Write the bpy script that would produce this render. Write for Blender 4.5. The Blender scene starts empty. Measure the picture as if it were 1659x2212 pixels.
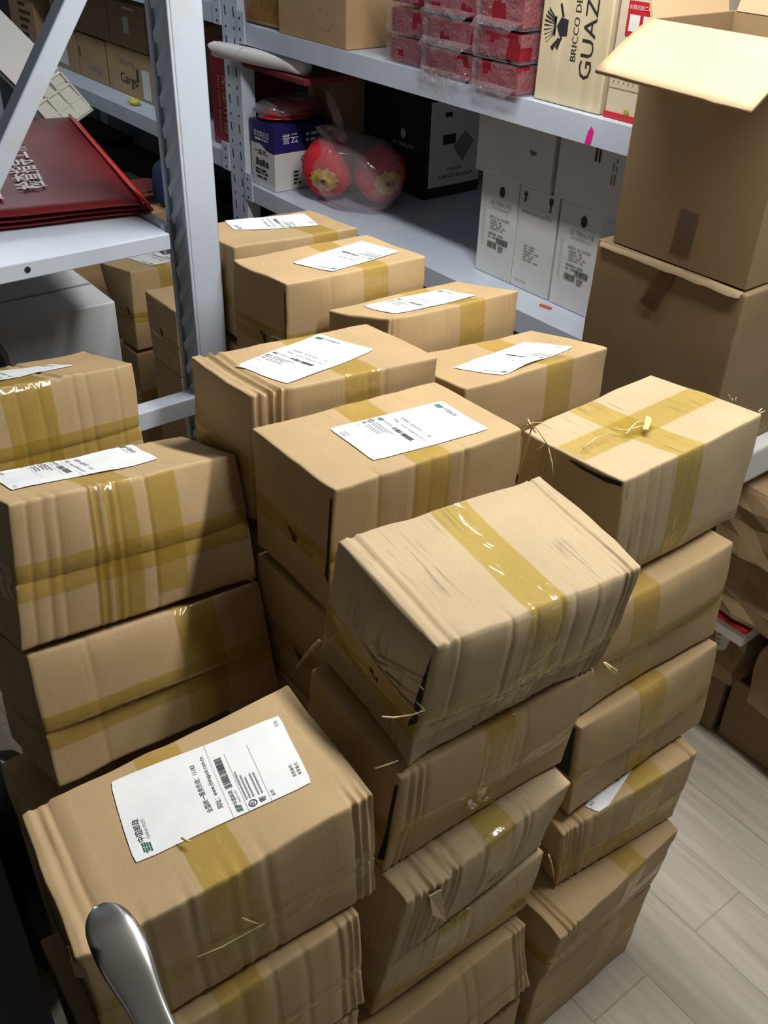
import bpy, math, random
from mathutils import Vector, Matrix, noise
import numpy as np

# ------------------------------------------------------------------ camera, world, lights, exposure
SC = bpy.context.scene
COL = SC.collection
W_PX, H_PX = 1659.0, 2212.0
CAM_F = 2054.931
CAM_YAW, CAM_PITCH, CAM_ROLL = 0.894055, 0.60685, 0.034643
CAM_POS = Vector((0.0, 0.0, 1.765))

def cam_axes():
    cy, sy, cp, sp = math.cos(CAM_YAW), math.sin(CAM_YAW), math.cos(CAM_PITCH), math.sin(CAM_PITCH)
    fwd = Vector((cy * cp, sy * cp, -sp))
    right = Vector((sy, -cy, 0.0))
    up = right.cross(fwd)
    cr, sr = math.cos(CAM_ROLL), math.sin(CAM_ROLL)
    return cr * right + sr * up, -sr * right + cr * up, fwd
C_R, C_U, C_F = cam_axes()

def at(px, py, axis, val):
    """World point on the plane coord[axis] = val seen at a photo pixel (used to survey the room from the photograph)."""
    d = C_R * ((px - W_PX / 2) / CAM_F) + C_U * (-(py - H_PX / 2) / CAM_F) + C_F
    t = (val - CAM_POS[axis]) / d[axis]
    return CAM_POS + d * t

cam_data = bpy.data.cameras.new('camera')
cam = bpy.data.objects.new('camera', cam_data)
COL.objects.link(cam)
cam.matrix_world = Matrix(((C_R.x, C_U.x, -C_F.x, CAM_POS.x), (C_R.y, C_U.y, -C_F.y, CAM_POS.y), (C_R.z, C_U.z, -C_F.z, CAM_POS.z), (0, 0, 0, 1)))
cam_data.sensor_fit = 'HORIZONTAL'
cam_data.sensor_width = 36.0
cam_data.lens = 36.0 * CAM_F / W_PX
cam_data.clip_start = 0.02
SC.camera = cam

SC.view_settings.view_transform = 'Standard'
SC.view_settings.look = 'None'
SC.view_settings.gamma = 1.0
SC.view_settings.use_curve_mapping = False
SC.view_settings.exposure = 0.0

world = bpy.data.worlds.new('world')
SC.world = world
world.use_nodes = True
world.node_tree.nodes['Background'].inputs[0].default_value = (0.80, 0.88, 1.0, 1)
world.node_tree.nodes['Background'].inputs[1].default_value = 0.03

def area(name, loc, target, sx, sy, power, color):
    d = bpy.data.lights.new(name, 'AREA')
    d.shape = 'RECTANGLE'; d.size = sx; d.size_y = sy
    d.energy = power; d.color = color
    o = bpy.data.objects.new(name, d)
    COL.objects.link(o)
    o.location = loc
    o.rotation_euler = (Vector(target) - Vector(loc)).to_track_quat('-Z', 'Y').to_euler()
    return o
LAMP_POS = (1.17, 0.70, 2.36)
LAMP_LEN = 1.6
area('tube_lamp_light', LAMP_POS, (LAMP_POS[0], LAMP_POS[1], 0), LAMP_LEN, 0.10, 43.0, (1.0, 0.975, 0.93)).rotation_euler = (0, 0, math.radians(90))
area('far_aisle_fill_light', (1.15, 4.0, 2.36), (1.15, 4.0, 0), LAMP_LEN, 0.10, 10.0, (0.86, 0.93, 1.0)).rotation_euler = (0, 0, math.radians(90))  # unseen lamp, added as weak fill for the far aisle

# ------------------------------------------------------------------ helpers
def mat(name, color, rough=0.6, metallic=0.0, **kw):
    m = bpy.data.materials.new(name)
    m.use_nodes = True
    b = m.node_tree.nodes['Principled BSDF']
    b.inputs['Base Color'].default_value = (*color, 1)
    b.inputs['Roughness'].default_value = rough
    b.inputs['Metallic'].default_value = metallic
    for k, v in kw.items():
        b.inputs[k].default_value = v
    return m

def nodes_of(m):
    nt = m.node_tree
    return nt, nt.nodes['Principled BSDF']

def add_noise_color(m, c1, c2, scale, stretch=(1, 1, 1), detail=4, lo=0.35, hi=0.65, coord='Object', bump=0.0, bump_scale=None):
    nt, b = nodes_of(m)
    tc = nt.nodes.new('ShaderNodeTexCoord'); mp = nt.nodes.new('ShaderNodeMapping')
    mp.inputs['Scale'].default_value = stretch
    nt.links.new(tc.outputs[coord], mp.inputs[0])
    n = nt.nodes.new('ShaderNodeTexNoise'); n.inputs['Scale'].default_value = scale; n.inputs['Detail'].default_value = detail
    nt.links.new(mp.outputs[0], n.inputs[0])
    r = nt.nodes.new('ShaderNodeValToRGB')
    r.color_ramp.elements[0].position = lo; r.color_ramp.elements[0].color = (*c1, 1)
    r.color_ramp.elements[1].position = hi; r.color_ramp.elements[1].color = (*c2, 1)
    nt.links.new(n.outputs[0], r.inputs[0])
    nt.links.new(r.outputs[0], b.inputs['Base Color'])
    if bump:
        n2 = nt.nodes.new('ShaderNodeTexNoise'); n2.inputs['Scale'].default_value = bump_scale or scale; n2.inputs['Detail'].default_value = 3
        nt.links.new(mp.outputs[0], n2.inputs[0])
        bp = nt.nodes.new('ShaderNodeBump'); bp.inputs['Strength'].default_value = bump; bp.inputs['Distance'].default_value = 0.004
        nt.links.new(n2.outputs[0], bp.inputs['Height']); nt.links.new(bp.outputs[0], b.inputs['Normal'])
    return m

def cardboard(name, base, scuff=0.25, dark=(0.16, 0.13, 0.09)):
    """Corrugated board: UV in metres (v along the flutes); fibre mottling, faint flute lines, grey scuff streaks."""
    m = mat(name, base, 0.72)
    nt, b = nodes_of(m)
    L = nt.links.new
    N = nt.nodes.new
    uv = N('ShaderNodeTexCoord'); info = N('ShaderNodeObjectInfo')
    off = N('ShaderNodeVectorMath'); off.operation = 'ADD'
    mul = N('ShaderNodeMath'); mul.operation = 'MULTIPLY'; mul.inputs[1].default_value = 37.0
    L(info.outputs['Random'], mul.inputs[0])
    L(uv.outputs['UV'], off.inputs[0]); L(mul.outputs[0], off.inputs[1])
    n1 = N('ShaderNodeTexNoise'); n1.inputs['Scale'].default_value = 9; n1.inputs['Detail'].default_value = 5
    L(off.outputs[0], n1.inputs[0])
    n2 = N('ShaderNodeTexNoise'); n2.inputs['Scale'].default_value = 320; n2.inputs['Detail'].default_value = 2
    L(off.outputs[0], n2.inputs[0])
    mp = N('ShaderNodeMapping'); mp.inputs['Scale'].default_value = (210, 11, 1)
    L(off.outputs[0], mp.inputs[0])
    n3 = N('ShaderNodeTexNoise'); n3.inputs['Scale'].default_value = 1.0; n3.inputs['Detail'].default_value = 3
    L(mp.outputs[0], n3.inputs[0])
    n4 = N('ShaderNodeTexNoise'); n4.inputs['Scale'].default_value = 11; n4.inputs['Detail'].default_value = 2
    L(off.outputs[0], n4.inputs[0])
    # base tone variation
    hs = N('ShaderNodeHueSaturation'); hs.inputs['Color'].default_value = (*base, 1)
    mr = N('ShaderNodeMapRange'); mr.inputs[1].default_value = 0.25; mr.inputs[2].default_value = 0.75
    mr.inputs[3].default_value = 0.88; mr.inputs[4].default_value = 1.10
    L(n1.outputs[0], mr.inputs[0])
    mr2 = N('ShaderNodeMapRange'); mr2.inputs[3].default_value = 0.93; mr2.inputs[4].default_value = 1.07
    L(n2.outputs[0], mr2.inputs[0])
    mr3 = N('ShaderNodeMapRange'); mr3.inputs[3].default_value = 0.93; mr3.inputs[4].default_value = 1.07
    L(info.outputs['Random'], mr3.inputs[0])
    m1 = N('ShaderNodeMath'); m1.operation = 'MULTIPLY'; L(mr.outputs[0], m1.inputs[0]); L(mr2.outputs[0], m1.inputs[1])
    m2 = N('ShaderNodeMath'); m2.operation = 'MULTIPLY'; L(m1.outputs[0], m2.inputs[0]); L(mr3.outputs[0], m2.inputs[1])
    L(m2.outputs[0], hs.inputs['Value'])
    # scuffs: streaks along the flutes, only in patches
    r3 = N('ShaderNodeMapRange'); r3.inputs[1].default_value = 0.57; r3.inputs[2].default_value = 0.68
    L(n3.outputs[0], r3.inputs[0])
    r4 = N('ShaderNodeMapRange'); r4.inputs[1].default_value = 0.46; r4.inputs[2].default_value = 0.60
    L(n4.outputs[0], r4.inputs[0])
    ms = N('ShaderNodeMath'); ms.operation = 'MULTIPLY'; L(r3.outputs[0], ms.inputs[0]); L(r4.outputs[0], ms.inputs[1])
    ms2 = N('ShaderNodeMath'); ms2.operation = 'MULTIPLY'; ms2.inputs[1].default_value = scuff; L(ms.outputs[0], ms2.inputs[0])
    mix = N('ShaderNodeMix'); mix.data_type = 'RGBA'
    L(ms2.outputs[0], mix.inputs['Factor']); L(hs.outputs[0], mix.inputs['A']); mix.inputs['B'].default_value = (*dark, 1)
    L(mix.outputs['Result'], b.inputs['Base Color'])
    # flutes + fibre bump
    wv = N('ShaderNodeTexWave'); wv.wave_type = 'BANDS'; wv.bands_direction = 'X'; wv.inputs['Scale'].default_value = 42; wv.inputs['Distortion'].default_value = 0.6
    L(off.outputs[0], wv.inputs[0])
    ad = N('ShaderNodeMath'); ad.operation = 'MULTIPLY_ADD'; ad.inputs[1].default_value = 0.022
    L(wv.outputs['Fac'], ad.inputs[0]); L(n1.outputs[0], ad.inputs[2])
    bp = N('ShaderNodeBump'); bp.inputs['Strength'].default_value = 0.35; bp.inputs['Distance'].default_value = 0.004
    L(ad.outputs[0], bp.inputs['Height']); L(bp.outputs[0], b.inputs['Normal'])
    return m

def film(name, tint, clear, rough, gloss_col=(1, 1, 1), diffuse=(1, 1, 1), diff_amt=0.1, bump=0.5, bump_scale=40, stretch=(1, 1, 1), coord='Object', ior=1.45):
    """Thin clear plastic: tinted see-through film with a glossy coat and a little haze."""
    m = bpy.data.materials.new(name); m.use_nodes = True
    nt = m.node_tree; nt.nodes.clear()
    N = nt.nodes.new; L = nt.links.new
    out = N('ShaderNodeOutputMaterial'); tr = N('ShaderNodeBsdfTransparent'); tr.inputs[0].default_value = (*tint, 1)
    gl = N('ShaderNodeBsdfGlossy'); gl.inputs['Roughness'].default_value = rough; gl.inputs[0].default_value = (*gloss_col, 1)
    df = N('ShaderNodeBsdfDiffuse'); df.inputs[0].default_value = (*diffuse, 1)
    lw = N('ShaderNodeLayerWeight'); lw.inputs[0].default_value = 0.5
    pw = N('ShaderNodeMath'); pw.operation = 'POWER'; pw.inputs[1].default_value = 3.5; L(lw.outputs['Facing'], pw.inputs[0])
    fr = N('ShaderNodeMath'); fr.operation = 'MULTIPLY_ADD'; fr.inputs[1].default_value = 0.40; fr.inputs[2].default_value = 0.045 * (ior - 1) / 0.45; fr.use_clamp = True; L(pw.outputs[0], fr.inputs[0])
    m1 = N('ShaderNodeMixShader'); m1.inputs[0].default_value = diff_amt
    L(tr.outputs[0], m1.inputs[1]); L(df.outputs[0], m1.inputs[2])
    m2 = N('ShaderNodeMixShader'); L(fr.outputs[0], m2.inputs[0]); L(m1.outputs[0], m2.inputs[1]); L(gl.outputs[0], m2.inputs[2])
    L(m2.outputs[0], out.inputs[0])
    tc = N('ShaderNodeTexCoord'); mp = N('ShaderNodeMapping'); mp.inputs['Scale'].default_value = stretch
    L(tc.outputs[coord], mp.inputs[0])
    n = N('ShaderNodeTexNoise'); n.inputs['Scale'].default_value = bump_scale; n.inputs['Detail'].default_value = 2; n.inputs['Distortion'].default_value = 0.6
    L(mp.outputs[0], n.inputs[0])
    bp = N('ShaderNodeBump'); bp.inputs['Strength'].default_value = bump; bp.inputs['Distance'].default_value = 0.006
    L(n.outputs[0], bp.inputs['Height'])
    for x in (gl, df, lw):
        L(bp.outputs[0], x.inputs['Normal'])
    return m

def obj(name, verts, faces, material, parent=None, smooth=True, uvs=None, matidx=None, origin=None):
    """ONE mesh object. verts are world coordinates; the origin is put at `origin` (or the parent's)."""
    o0 = Vector(origin) if origin is not None else (Vector(parent['_o']) if parent is not None else Vector((0, 0, 0)))
    me = bpy.data.meshes.new(name)
    me.from_pydata([tuple(Vector(v) - o0) for v in verts], [], faces)
    mats = material if isinstance(material, (list, tuple)) else [material]
    for mm in mats:
        me.materials.append(mm)
    if matidx is not None:
        me.polygons.foreach_set('material_index', matidx)
    if smooth:
        me.polygons.foreach_set('use_smooth', [True] * len(me.polygons))
    if uvs is not None:
        l = me.uv_layers.new(name='UVMap')
        flat = [c for f in uvs for uv in f for c in uv]
        l.data.foreach_set('uv', flat)
    me.update()
    o = bpy.data.objects.new(name, me)
    COL.objects.link(o)
    if parent is not None:
        # chain of parents all sit at the same origin convention
        o.parent = parent
        o['_o'] = list(o0)
        po = Vector(parent['_o'])
        o.location = o0 - po
    else:
        o.location = o0
        o['_o'] = list(o0)
    return o

def thing(name, label, cat, loc, group=None):
    o = bpy.data.objects.new(name, None)
    o.empty_display_size = 0.05
    COL.objects.link(o)
    o.location = loc
    o['_o'] = list(loc)
    tag(o, label, cat, group)
    return o

def tag(o, label, cat, group=None):
    o['label'] = label; o['category'] = cat
    if group: o['group'] = group
    return o

def struct(o):
    o['kind'] = 'structure'
    return o

class MB:
    """Collects shapes that belong to ONE part."""
    def __init__(self):
        self.v, self.f, self.m = [], [], []
    def add(self, v, f, mi=0):
        n = len(self.v)
        self.v += [Vector(x) for x in v]
        self.f += [tuple(i + n for i in q) for q in f]
        self.m += [mi] * len(f)
        return self
    def box(self, x0, x1, y0, y1, z0, z1, mi=0):
        v = [(x, y, z) for z in (z0, z1) for y in (y0, y1) for x in (x0, x1)]
        return self.add(v, [(0, 2, 3, 1), (4, 5, 7, 6), (0, 1, 5, 4), (2, 6, 7, 3), (0, 4, 6, 2), (1, 3, 7, 5)], mi)
    def bar(self, a, b, up, w, h, mi=0):
        """Rectangular bar from a to b, w across, h along `up`."""
        a, b = Vector(a), Vector(b)
        d = (b - a).normalized(); u = Vector(up); u = (u - d * u.dot(d)).normalized(); s = d.cross(u)
        v = [p + s * (i * w / 2) + u * (j * h / 2) for p in (a, b) for j in (-1, 1) for i in (-1, 1)]
        return self.add(v, [(0, 1, 3, 2), (4, 6, 7, 5), (0, 4, 5, 1), (2, 3, 7, 6), (0, 2, 6, 4), (1, 5, 7, 3)], mi)
    def frame(self, o, ex, ey, ez, mi=0):
        """Box with corner o and edge vectors."""
        o, ex, ey, ez = Vector(o), Vector(ex), Vector(ey), Vector(ez)
        v = [o + ex * i + ey * j + ez * k for k in (0, 1) for j in (0, 1) for i in (0, 1)]
        return self.add(v, [(0, 2, 3, 1), (4, 5, 7, 6), (0, 1, 5, 4), (2, 6, 7, 3), (0, 4, 6, 2), (1, 3, 7, 5)], mi)
    def tube(self, pts, rad, n=6, mi=0):
        pts = [Vector(p) for p in pts]
        rr = rad if isinstance(rad, (list, tuple)) else [rad] * len(pts)
        base = len(self.v)
        up = Vector((0.13, 0.27, 0.95))
        for i, p in enumerate(pts):
            d = (pts[min(i + 1, len(pts) - 1)] - pts[max(i - 1, 0)]).normalized()
            s = d.cross(up)
            if s.length < 1e-4: s = d.cross(Vector((1, 0, 0)))
            s.normalize(); t = s.cross(d)
            for k in range(n):
                a = 2 * math.pi * k / n
                self.v.append(p + (s * math.cos(a) + t * math.sin(a)) * rr[i])
        for i in range(len(pts) - 1):
            for k in range(n):
                a, b2 = base + i * n + k, base + i * n + (k + 1) % n
                self.f.append((a, b2, b2 + n, a + n)); self.m.append(mi)
        self.f.append(tuple(base + k for k in reversed(range(n)))); self.m.append(mi)
        self.f.append(tuple(base + (len(pts) - 1) * n + k for k in range(n))); self.m.append(mi)
        return self
    def blob(self, c, r, n=16, m=10, amp=0.0, seed=0, freq=3.0, squash=None, mi=0):
        c = Vector(c); r = Vector(r) if not isinstance(r, (int, float)) else Vector((r, r, r))
        base = len(self.v)
        for j in range(m + 1):
            th = math.pi * j / m
            for i in range(n):
                ph = 2 * math.pi * i / n
                d = Vector((math.sin(th) * math.cos(ph), math.sin(th) * math.sin(ph), math.cos(th)))
                k = 1 + amp * noise.noise(d * freq + Vector((seed * 7.3, seed * 3.1, 0)))
                q = Vector((d.x * r.x, d.y * r.y, d.z * r.z)) * k
                if squash is not None and q.z < -squash: q.z = -squash
                self.v.append(c + q)
        for j in range(m):
            for i in range(n):
                a, b2 = base + j * n + i, base + j * n + (i + 1) % n
                self.f.append((a, a + n, b2 + n, b2)); self.m.append(mi)
        return self
    def build(self, name, material, parent=None, smooth=False, origin=None):
        return obj(name, self.v, self.f, material, parent, smooth, None, self.m, origin)

def grid_lines(length, r, n, extra=()):
    """Non-uniform parameter lines 0..1 with rounding lines near both ends."""
    a = [0, r * 0.3, r, r * 1.8]
    s = set(round(x / length, 5) for x in a) | set(round(1 - x / length, 5) for x in a)
    lo, hi = r * 1.8 / length, 1 - r * 1.8 / length
    for i in range(1, n):
        s.add(round(lo + (hi - lo) * i / n, 5))
    for e in extra:
        if 0.01 < e < 0.99: s.add(round(e, 5))
    return sorted(s)

def cube_surface(us, vs, zs):
    """Quads on the unit cube's surface. Returns params and faces with face code 0 top 1 front(v=1) 2 left(u=0) 3 right 4 back 5 bottom."""
    idx, P, F, code = {}, [], [], []
    def vid(p):
        if p not in idx:
            idx[p] = len(P); P.append(p)
        return idx[p]
    def sheet(A, B, fn, flip, c):
        for i in range(len(A) - 1):
            for j in range(len(B) - 1):
                q = [vid(fn(A[i], B[j])), vid(fn(A[i + 1], B[j])), vid(fn(A[i + 1], B[j + 1])), vid(fn(A[i], B[j + 1]))]
                F.append(tuple(reversed(q)) if flip else tuple(q)); code.append(c)
    sheet(us, vs, lambda a, b: (a, b, 1.0), True, 0)
    sheet(us, vs, lambda a, b: (a, b, 0.0), False, 5)
    sheet(us, zs, lambda a, b: (a, 1.0, b), False, 1)
    sheet(us, zs, lambda a, b: (a, 0.0, b), True, 4)
    sheet(vs, zs, lambda a, b: (0.0, a, b), False, 2)
    sheet(vs, zs, lambda a, b: (1.0, a, b), True, 3)
    return P, F, code

def sstep(a, b, x):
    t = min(1, max(0, (x - a) / (b - a)))
    return t * t * (3 - 2 * t)

def rounded_box(name, x0, x1, y0, y1, z0, z1, material, parent=None, r=0.003, n=(4, 4, 4), amp=0.0, seed=0, tilt=None, origin=None, freq=7):
    """Softly dented rectangular block (sealed carton, case): rounded edges, slight dents."""
    Ls = (x1 - x0, y1 - y0, z1 - z0)
    g = [grid_lines(Ls[k], r, n[k]) for k in range(3)]
    P, F, code = cube_surface(*g)
    V, pm = [], []
    for p in P:
        q = [p[0] * Ls[0], (1 - p[1]) * Ls[1], p[2] * Ls[2]]
        c = [min(max(q[k], r), Ls[k] - r) for k in range(3)]
        d = Vector((q[0] - c[0], q[1] - c[1], q[2] - c[2]))
        if d.length > 1e-9:
            d = d.normalized() * r
            q = [c[k] + d[k] for k in range(3)]
        v = Vector((x0 + q[0], y0 + q[1], z0 + q[2]))
        if amp:
            v += noise.noise_vector(v * freq + Vector((seed * 5.1, seed, 0))) * amp * (0.2 if p[2] < 0.02 else 1)
        if tilt is not None:
            v = tilt @ v
        V.append(v)
    uv = []
    for f, c in zip(F, code):
        row = []
        for i in f:
            u, v, z = P[i]
            row.append({0: (u * Ls[0], v * Ls[1]), 5: (u * Ls[0], v * Ls[1]), 1: (u * Ls[0], z * Ls[2]), 4: (u * Ls[0], z * Ls[2]), 2: (v * Ls[1], z * Ls[2]), 3: (v * Ls[1], z * Ls[2])}[c])
        uv.append(row)
    return obj(name, V, F, material, parent, True, uv, None, origin)

_tcache = {}
def text2d(s, size=1.0, align='LEFT', res=2, width=None, bold=0.0):
    """Outline of a string as flat triangles: (verts2d, faces)."""
    key = (s, res, bold)
    if key not in _tcache:
        cu = bpy.data.curves.new('txt', 'FONT'); cu.body = s; cu.size = 1.0; cu.resolution_u = res; cu.offset = bold
        o = bpy.data.objects.new('txt', cu)
        COL.objects.link(o)
        bpy.context.view_layer.update()
        me = bpy.data.meshes.new_from_object(o.evaluated_get(bpy.context.evaluated_depsgraph_get()))
        _tcache[key] = ([(v.co.x, v.co.y) for v in me.vertices], [tuple(p.vertices) for p in me.polygons])
        bpy.data.meshes.remove(me)
        bpy.data.objects.remove(o); bpy.data.curves.remove(cu)
    V, F = _tcache[key]
    if not V: return [], []
    x0, x1 = min(v[0] for v in V), max(v[0] for v in V)
    k = size if width is None else width / (x1 - x0)
    ky = size
    sh = {'LEFT': x0, 'CENTER': (x0 + x1) / 2, 'RIGHT': x1}[align]
    return [((v[0] - sh) * k, v[1] * ky) for v in V], F

class Print2D:
    """Flat artwork in its own 2-D coordinates, later laid on a surface."""
    def __init__(self): self.v, self.f, self.m = [], [], []
    def poly(self, pts, mi=0):
        n = len(self.v); self.v += pts; self.f.append(tuple(range(n, n + len(pts)))); self.m.append(mi); return self
    def rect(self, x0, y0, x1, y1, mi=0): return self.poly([(x0, y0), (x1, y0), (x1, y1), (x0, y1)], mi)
    def text(self, s, x, y, size, mi=0, align='LEFT', rot=0, width=None, shear=0, bold=0.0):
        V, F = text2d(s, size, align, width=width, bold=bold)
        c, sn = math.cos(rot), math.sin(rot)
        n = len(self.v)
        self.v += [(x + (a + shear * b) * c - b * sn, y + (a + shear * b) * sn + b * c) for a, b in V]
        self.f += [tuple(i + n for i in q) for q in F]; self.m += [mi] * len(F)
        return self
    def lines(self, x, y, w, n, gap, h, seed=1, mi=0):
        r = random.Random(seed)
        for i in range(n):
            xx = x; end = x + w * r.uniform(0.6, 1.0)
            while xx < end:
                ww = r.uniform(0.008, 0.03) * 1.2
                self.rect(xx, y - i * gap - h, min(xx + ww, end), y - i * gap, mi); xx += ww + 0.006
        return self
    def barcode(self, x, y, w, h, seed=1, mi=0):
        r = random.Random(seed); xx = x
        while xx < x + w:
            ww = r.choice((0.004, 0.006, 0.009, 0.012)) * w / 0.45; self.rect(xx, y, min(xx + ww, x + w), y + h, mi); xx += ww + r.choice((0.004, 0.006, 0.009)) * w / 0.45
        return self
    def on(self, name, fn, mats, parent, **kw):
        return obj(name, [fn(a, b) for a, b in self.v], self.f, mats, parent, False, None, self.m, **kw)

def flat(o, ex, ey, off=0.0008):
    """Mapping for artwork on a flat face: origin o, unit artwork axes ex, ey (scaled vectors)."""
    o, ex, ey = Vector(o), Vector(ex), Vector(ey)
    n = ex.cross(ey).normalized() * off
    return lambda a, b: o + ex * a + ey * b + n

# ------------------------------------------------------------------ materials
M = {}
M['kraft'] = cardboard('kraft_cardboard', (0.458, 0.322, 0.166), 0.15)
M['kraft_worn'] = cardboard('worn_kraft_cardboard', (0.475, 0.365, 0.215), 0.55)
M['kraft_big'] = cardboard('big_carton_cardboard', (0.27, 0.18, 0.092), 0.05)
M['kraft_flap'] = cardboard('inner_flap_cardboard', (0.46, 0.335, 0.195), 0.0)
M['kraft_edge'] = mat('corrugated_edge', (0.20, 0.135, 0.075), 0.9)
M['tape'] = film('yellow_packing_tape', (0.948, 0.903, 0.61), 1, 0.13, diffuse=(0.56, 0.48, 0.19), diff_amt=0.10, bump=0.55, bump_scale=1.0, stretch=(34, 16, 34), ior=1.30)
M['tape_crinkled'] = film('crinkled_packing_tape', (0.948, 0.903, 0.61), 1, 0.10, diffuse=(0.56, 0.48, 0.19), diff_amt=0.10, bump=0.75, bump_scale=1.0, stretch=(38, 18, 38), ior=1.36)
M['tape_brown'] = film('brown_packing_tape', (0.42, 0.30, 0.20), 1, 0.40, diffuse=(0.20, 0.12, 0.06), diff_amt=0.35, bump=0.15)
M['paper'] = add_noise_color(mat('label_paper', (0.85, 0.87, 0.90), 0.5), (0.82, 0.845, 0.88), (0.88, 0.90, 0.92), 30)
M['ink'] = mat('black_ink', (0.022, 0.022, 0.028), 0.6)
M['ink_grey'] = mat('grey_ink', (0.26, 0.26, 0.28), 0.6)
M['ink_green'] = mat('green_ink', (0.01, 0.16, 0.075), 0.6)
M['ink_blue'] = mat('dark_blue_ink', (0.02, 0.03, 0.10), 0.6)
M['white_ink'] = mat('white_ink', (0.78, 0.76, 0.74), 0.6)
M['gold_ink'] = mat('gold_ink', (0.50, 0.36, 0.16), 0.5)
M['tick'] = mat('black_marker', (0.02, 0.022, 0.018), 0.8)
M['straw'] = add_noise_color(mat('dry_straw', (0.6, 0.5, 0.25), 0.6), (0.50, 0.38, 0.16), (0.72, 0.62, 0.34), 60)
M['steel'] = add_noise_color(mat('painted_rack_steel', (0.58, 0.65, 0.76), 0.32, 0.0), (0.55, 0.62, 0.73), (0.61, 0.68, 0.79), 9)
M['steel_dirty'] = add_noise_color(mat('smudged_rack_steel', (0.52, 0.59, 0.70), 0.35), (0.52, 0.54, 0.56), (0.53, 0.60, 0.71), 5, lo=0.36, hi=0.46)
M['hole'] = mat('hole_shade', (0.012, 0.013, 0.016), 0.9)  # near-black that paints the shade inside slits and punched holes
M['white_carton'] = add_noise_color(mat('white_carton_board', (0.72, 0.72, 0.70), 0.55), (0.69, 0.69, 0.67), (0.76, 0.76, 0.75), 6)
M['grey_carton'] = add_noise_color(mat('pale_grey_carton_board', (0.62, 0.65, 0.70), 0.5), (0.58, 0.61, 0.66), (0.66, 0.69, 0.74), 5)
M['black_carton'] = mat('black_carton_board', (0.014, 0.014, 0.015), 0.45)
M['wood'] = add_noise_color(mat('pale_pine', (0.66, 0.56, 0.37), 0.5), (0.58, 0.48, 0.30), (0.72, 0.63, 0.44), 9, stretch=(4, 4, 0.35), detail=6, lo=0.3, hi=0.7)
M['cream'] = mat('cream_wine_box', (0.66, 0.56, 0.42), 0.5)
M['red_box'] = mat('red_lacquer_box', (0.24, 0.012, 0.025), 0.35)
M['red_trim'] = mat('red_trim', (0.50, 0.02, 0.025), 0.4)
M['bubble'] = film('bubble_wrap', (0.93, 0.90, 0.92), 1, 0.12, diffuse=(0.80, 0.70, 0.73), diff_amt=0.10, bump=1.0, bump_scale=85)
M['film'] = film('clear_plastic_bag', (0.95, 0.93, 0.94), 1, 0.10, diffuse=(0.80, 0.74, 0.77), diff_amt=0.15, bump=1.0, bump_scale=14)
M['plush'] = mat('red_plush', (0.62, 0.012, 0.025), 0.75)
M['gold'] = add_noise_color(mat('gold_trim', (0.60, 0.38, 0.06), 0.45), (0.42, 0.24, 0.03), (0.75, 0.52, 0.12), 60)
M['red_film'] = mat('red_plastic', (0.60, 0.015, 0.015), 0.25)
M['red_bag'] = add_noise_color(mat('red_vinyl_bag', (0.15, 0.010, 0.012), 0.42, **{'Specular IOR Level': 0.22}), (0.125, 0.009, 0.011), (0.165, 0.012, 0.014), 6, bump=0.15, bump_scale=5)
M['navy_box'] = mat('navy_print', (0.018, 0.016, 0.12), 0.4)
M['white_box'] = mat('white_print_board', (0.66, 0.64, 0.62), 0.45)
M['roll_paper'] = mat('white_roll_paper', (0.80, 0.78, 0.78), 0.5)
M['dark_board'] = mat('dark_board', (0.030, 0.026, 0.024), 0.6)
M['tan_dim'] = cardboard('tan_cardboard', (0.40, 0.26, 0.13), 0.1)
M['crate'] = mat('white_plastic_crate', (0.58, 0.58, 0.52), 0.45)
M['styro'] = mat('white_foam_board', (0.70, 0.70, 0.69), 0.6)
M['blue_cloth'] = mat('navy_fabric', (0.012, 0.024, 0.085), 0.85)
M['maroon'] = mat('maroon_card', (0.16, 0.015, 0.014), 0.6)
M['yellow'] = mat('yellow_scrap', (0.75, 0.66, 0.10), 0.6)
M['orange'] = mat('orange_scrap', (0.62, 0.16, 0.03), 0.6)
M['pink'] = mat('pink_marker', (0.80, 0.02, 0.30), 0.5)
M['chrome'] = mat('brushed_steel', (0.78, 0.76, 0.74), 0.20, 1.0)
M['black_gloss'] = mat('dark_cabinet', (0.010, 0.008, 0.009), 0.6, **{'Specular IOR Level': 0.2})
M['dark_bag'] = mat('dark_plastic_bag', (0.010, 0.014, 0.014), 0.35)
M['kraft_paper'] = add_noise_color(mat('crumpled_kraft_paper', (0.38, 0.26, 0.14), 0.7), (0.33, 0.22, 0.115), (0.43, 0.30, 0.17), 8, bump=0.5, bump_scale=14)
M['lamp_body'] = mat('lamp_housing', (0.75, 0.75, 0.75), 0.4)
M['amber_wrap'] = film('amber_tape_wrap', (0.80, 0.55, 0.20), 1, 0.12, diffuse=(0.55, 0.33, 0.10), diff_amt=0.3, bump=0.9, bump_scale=25)

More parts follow.
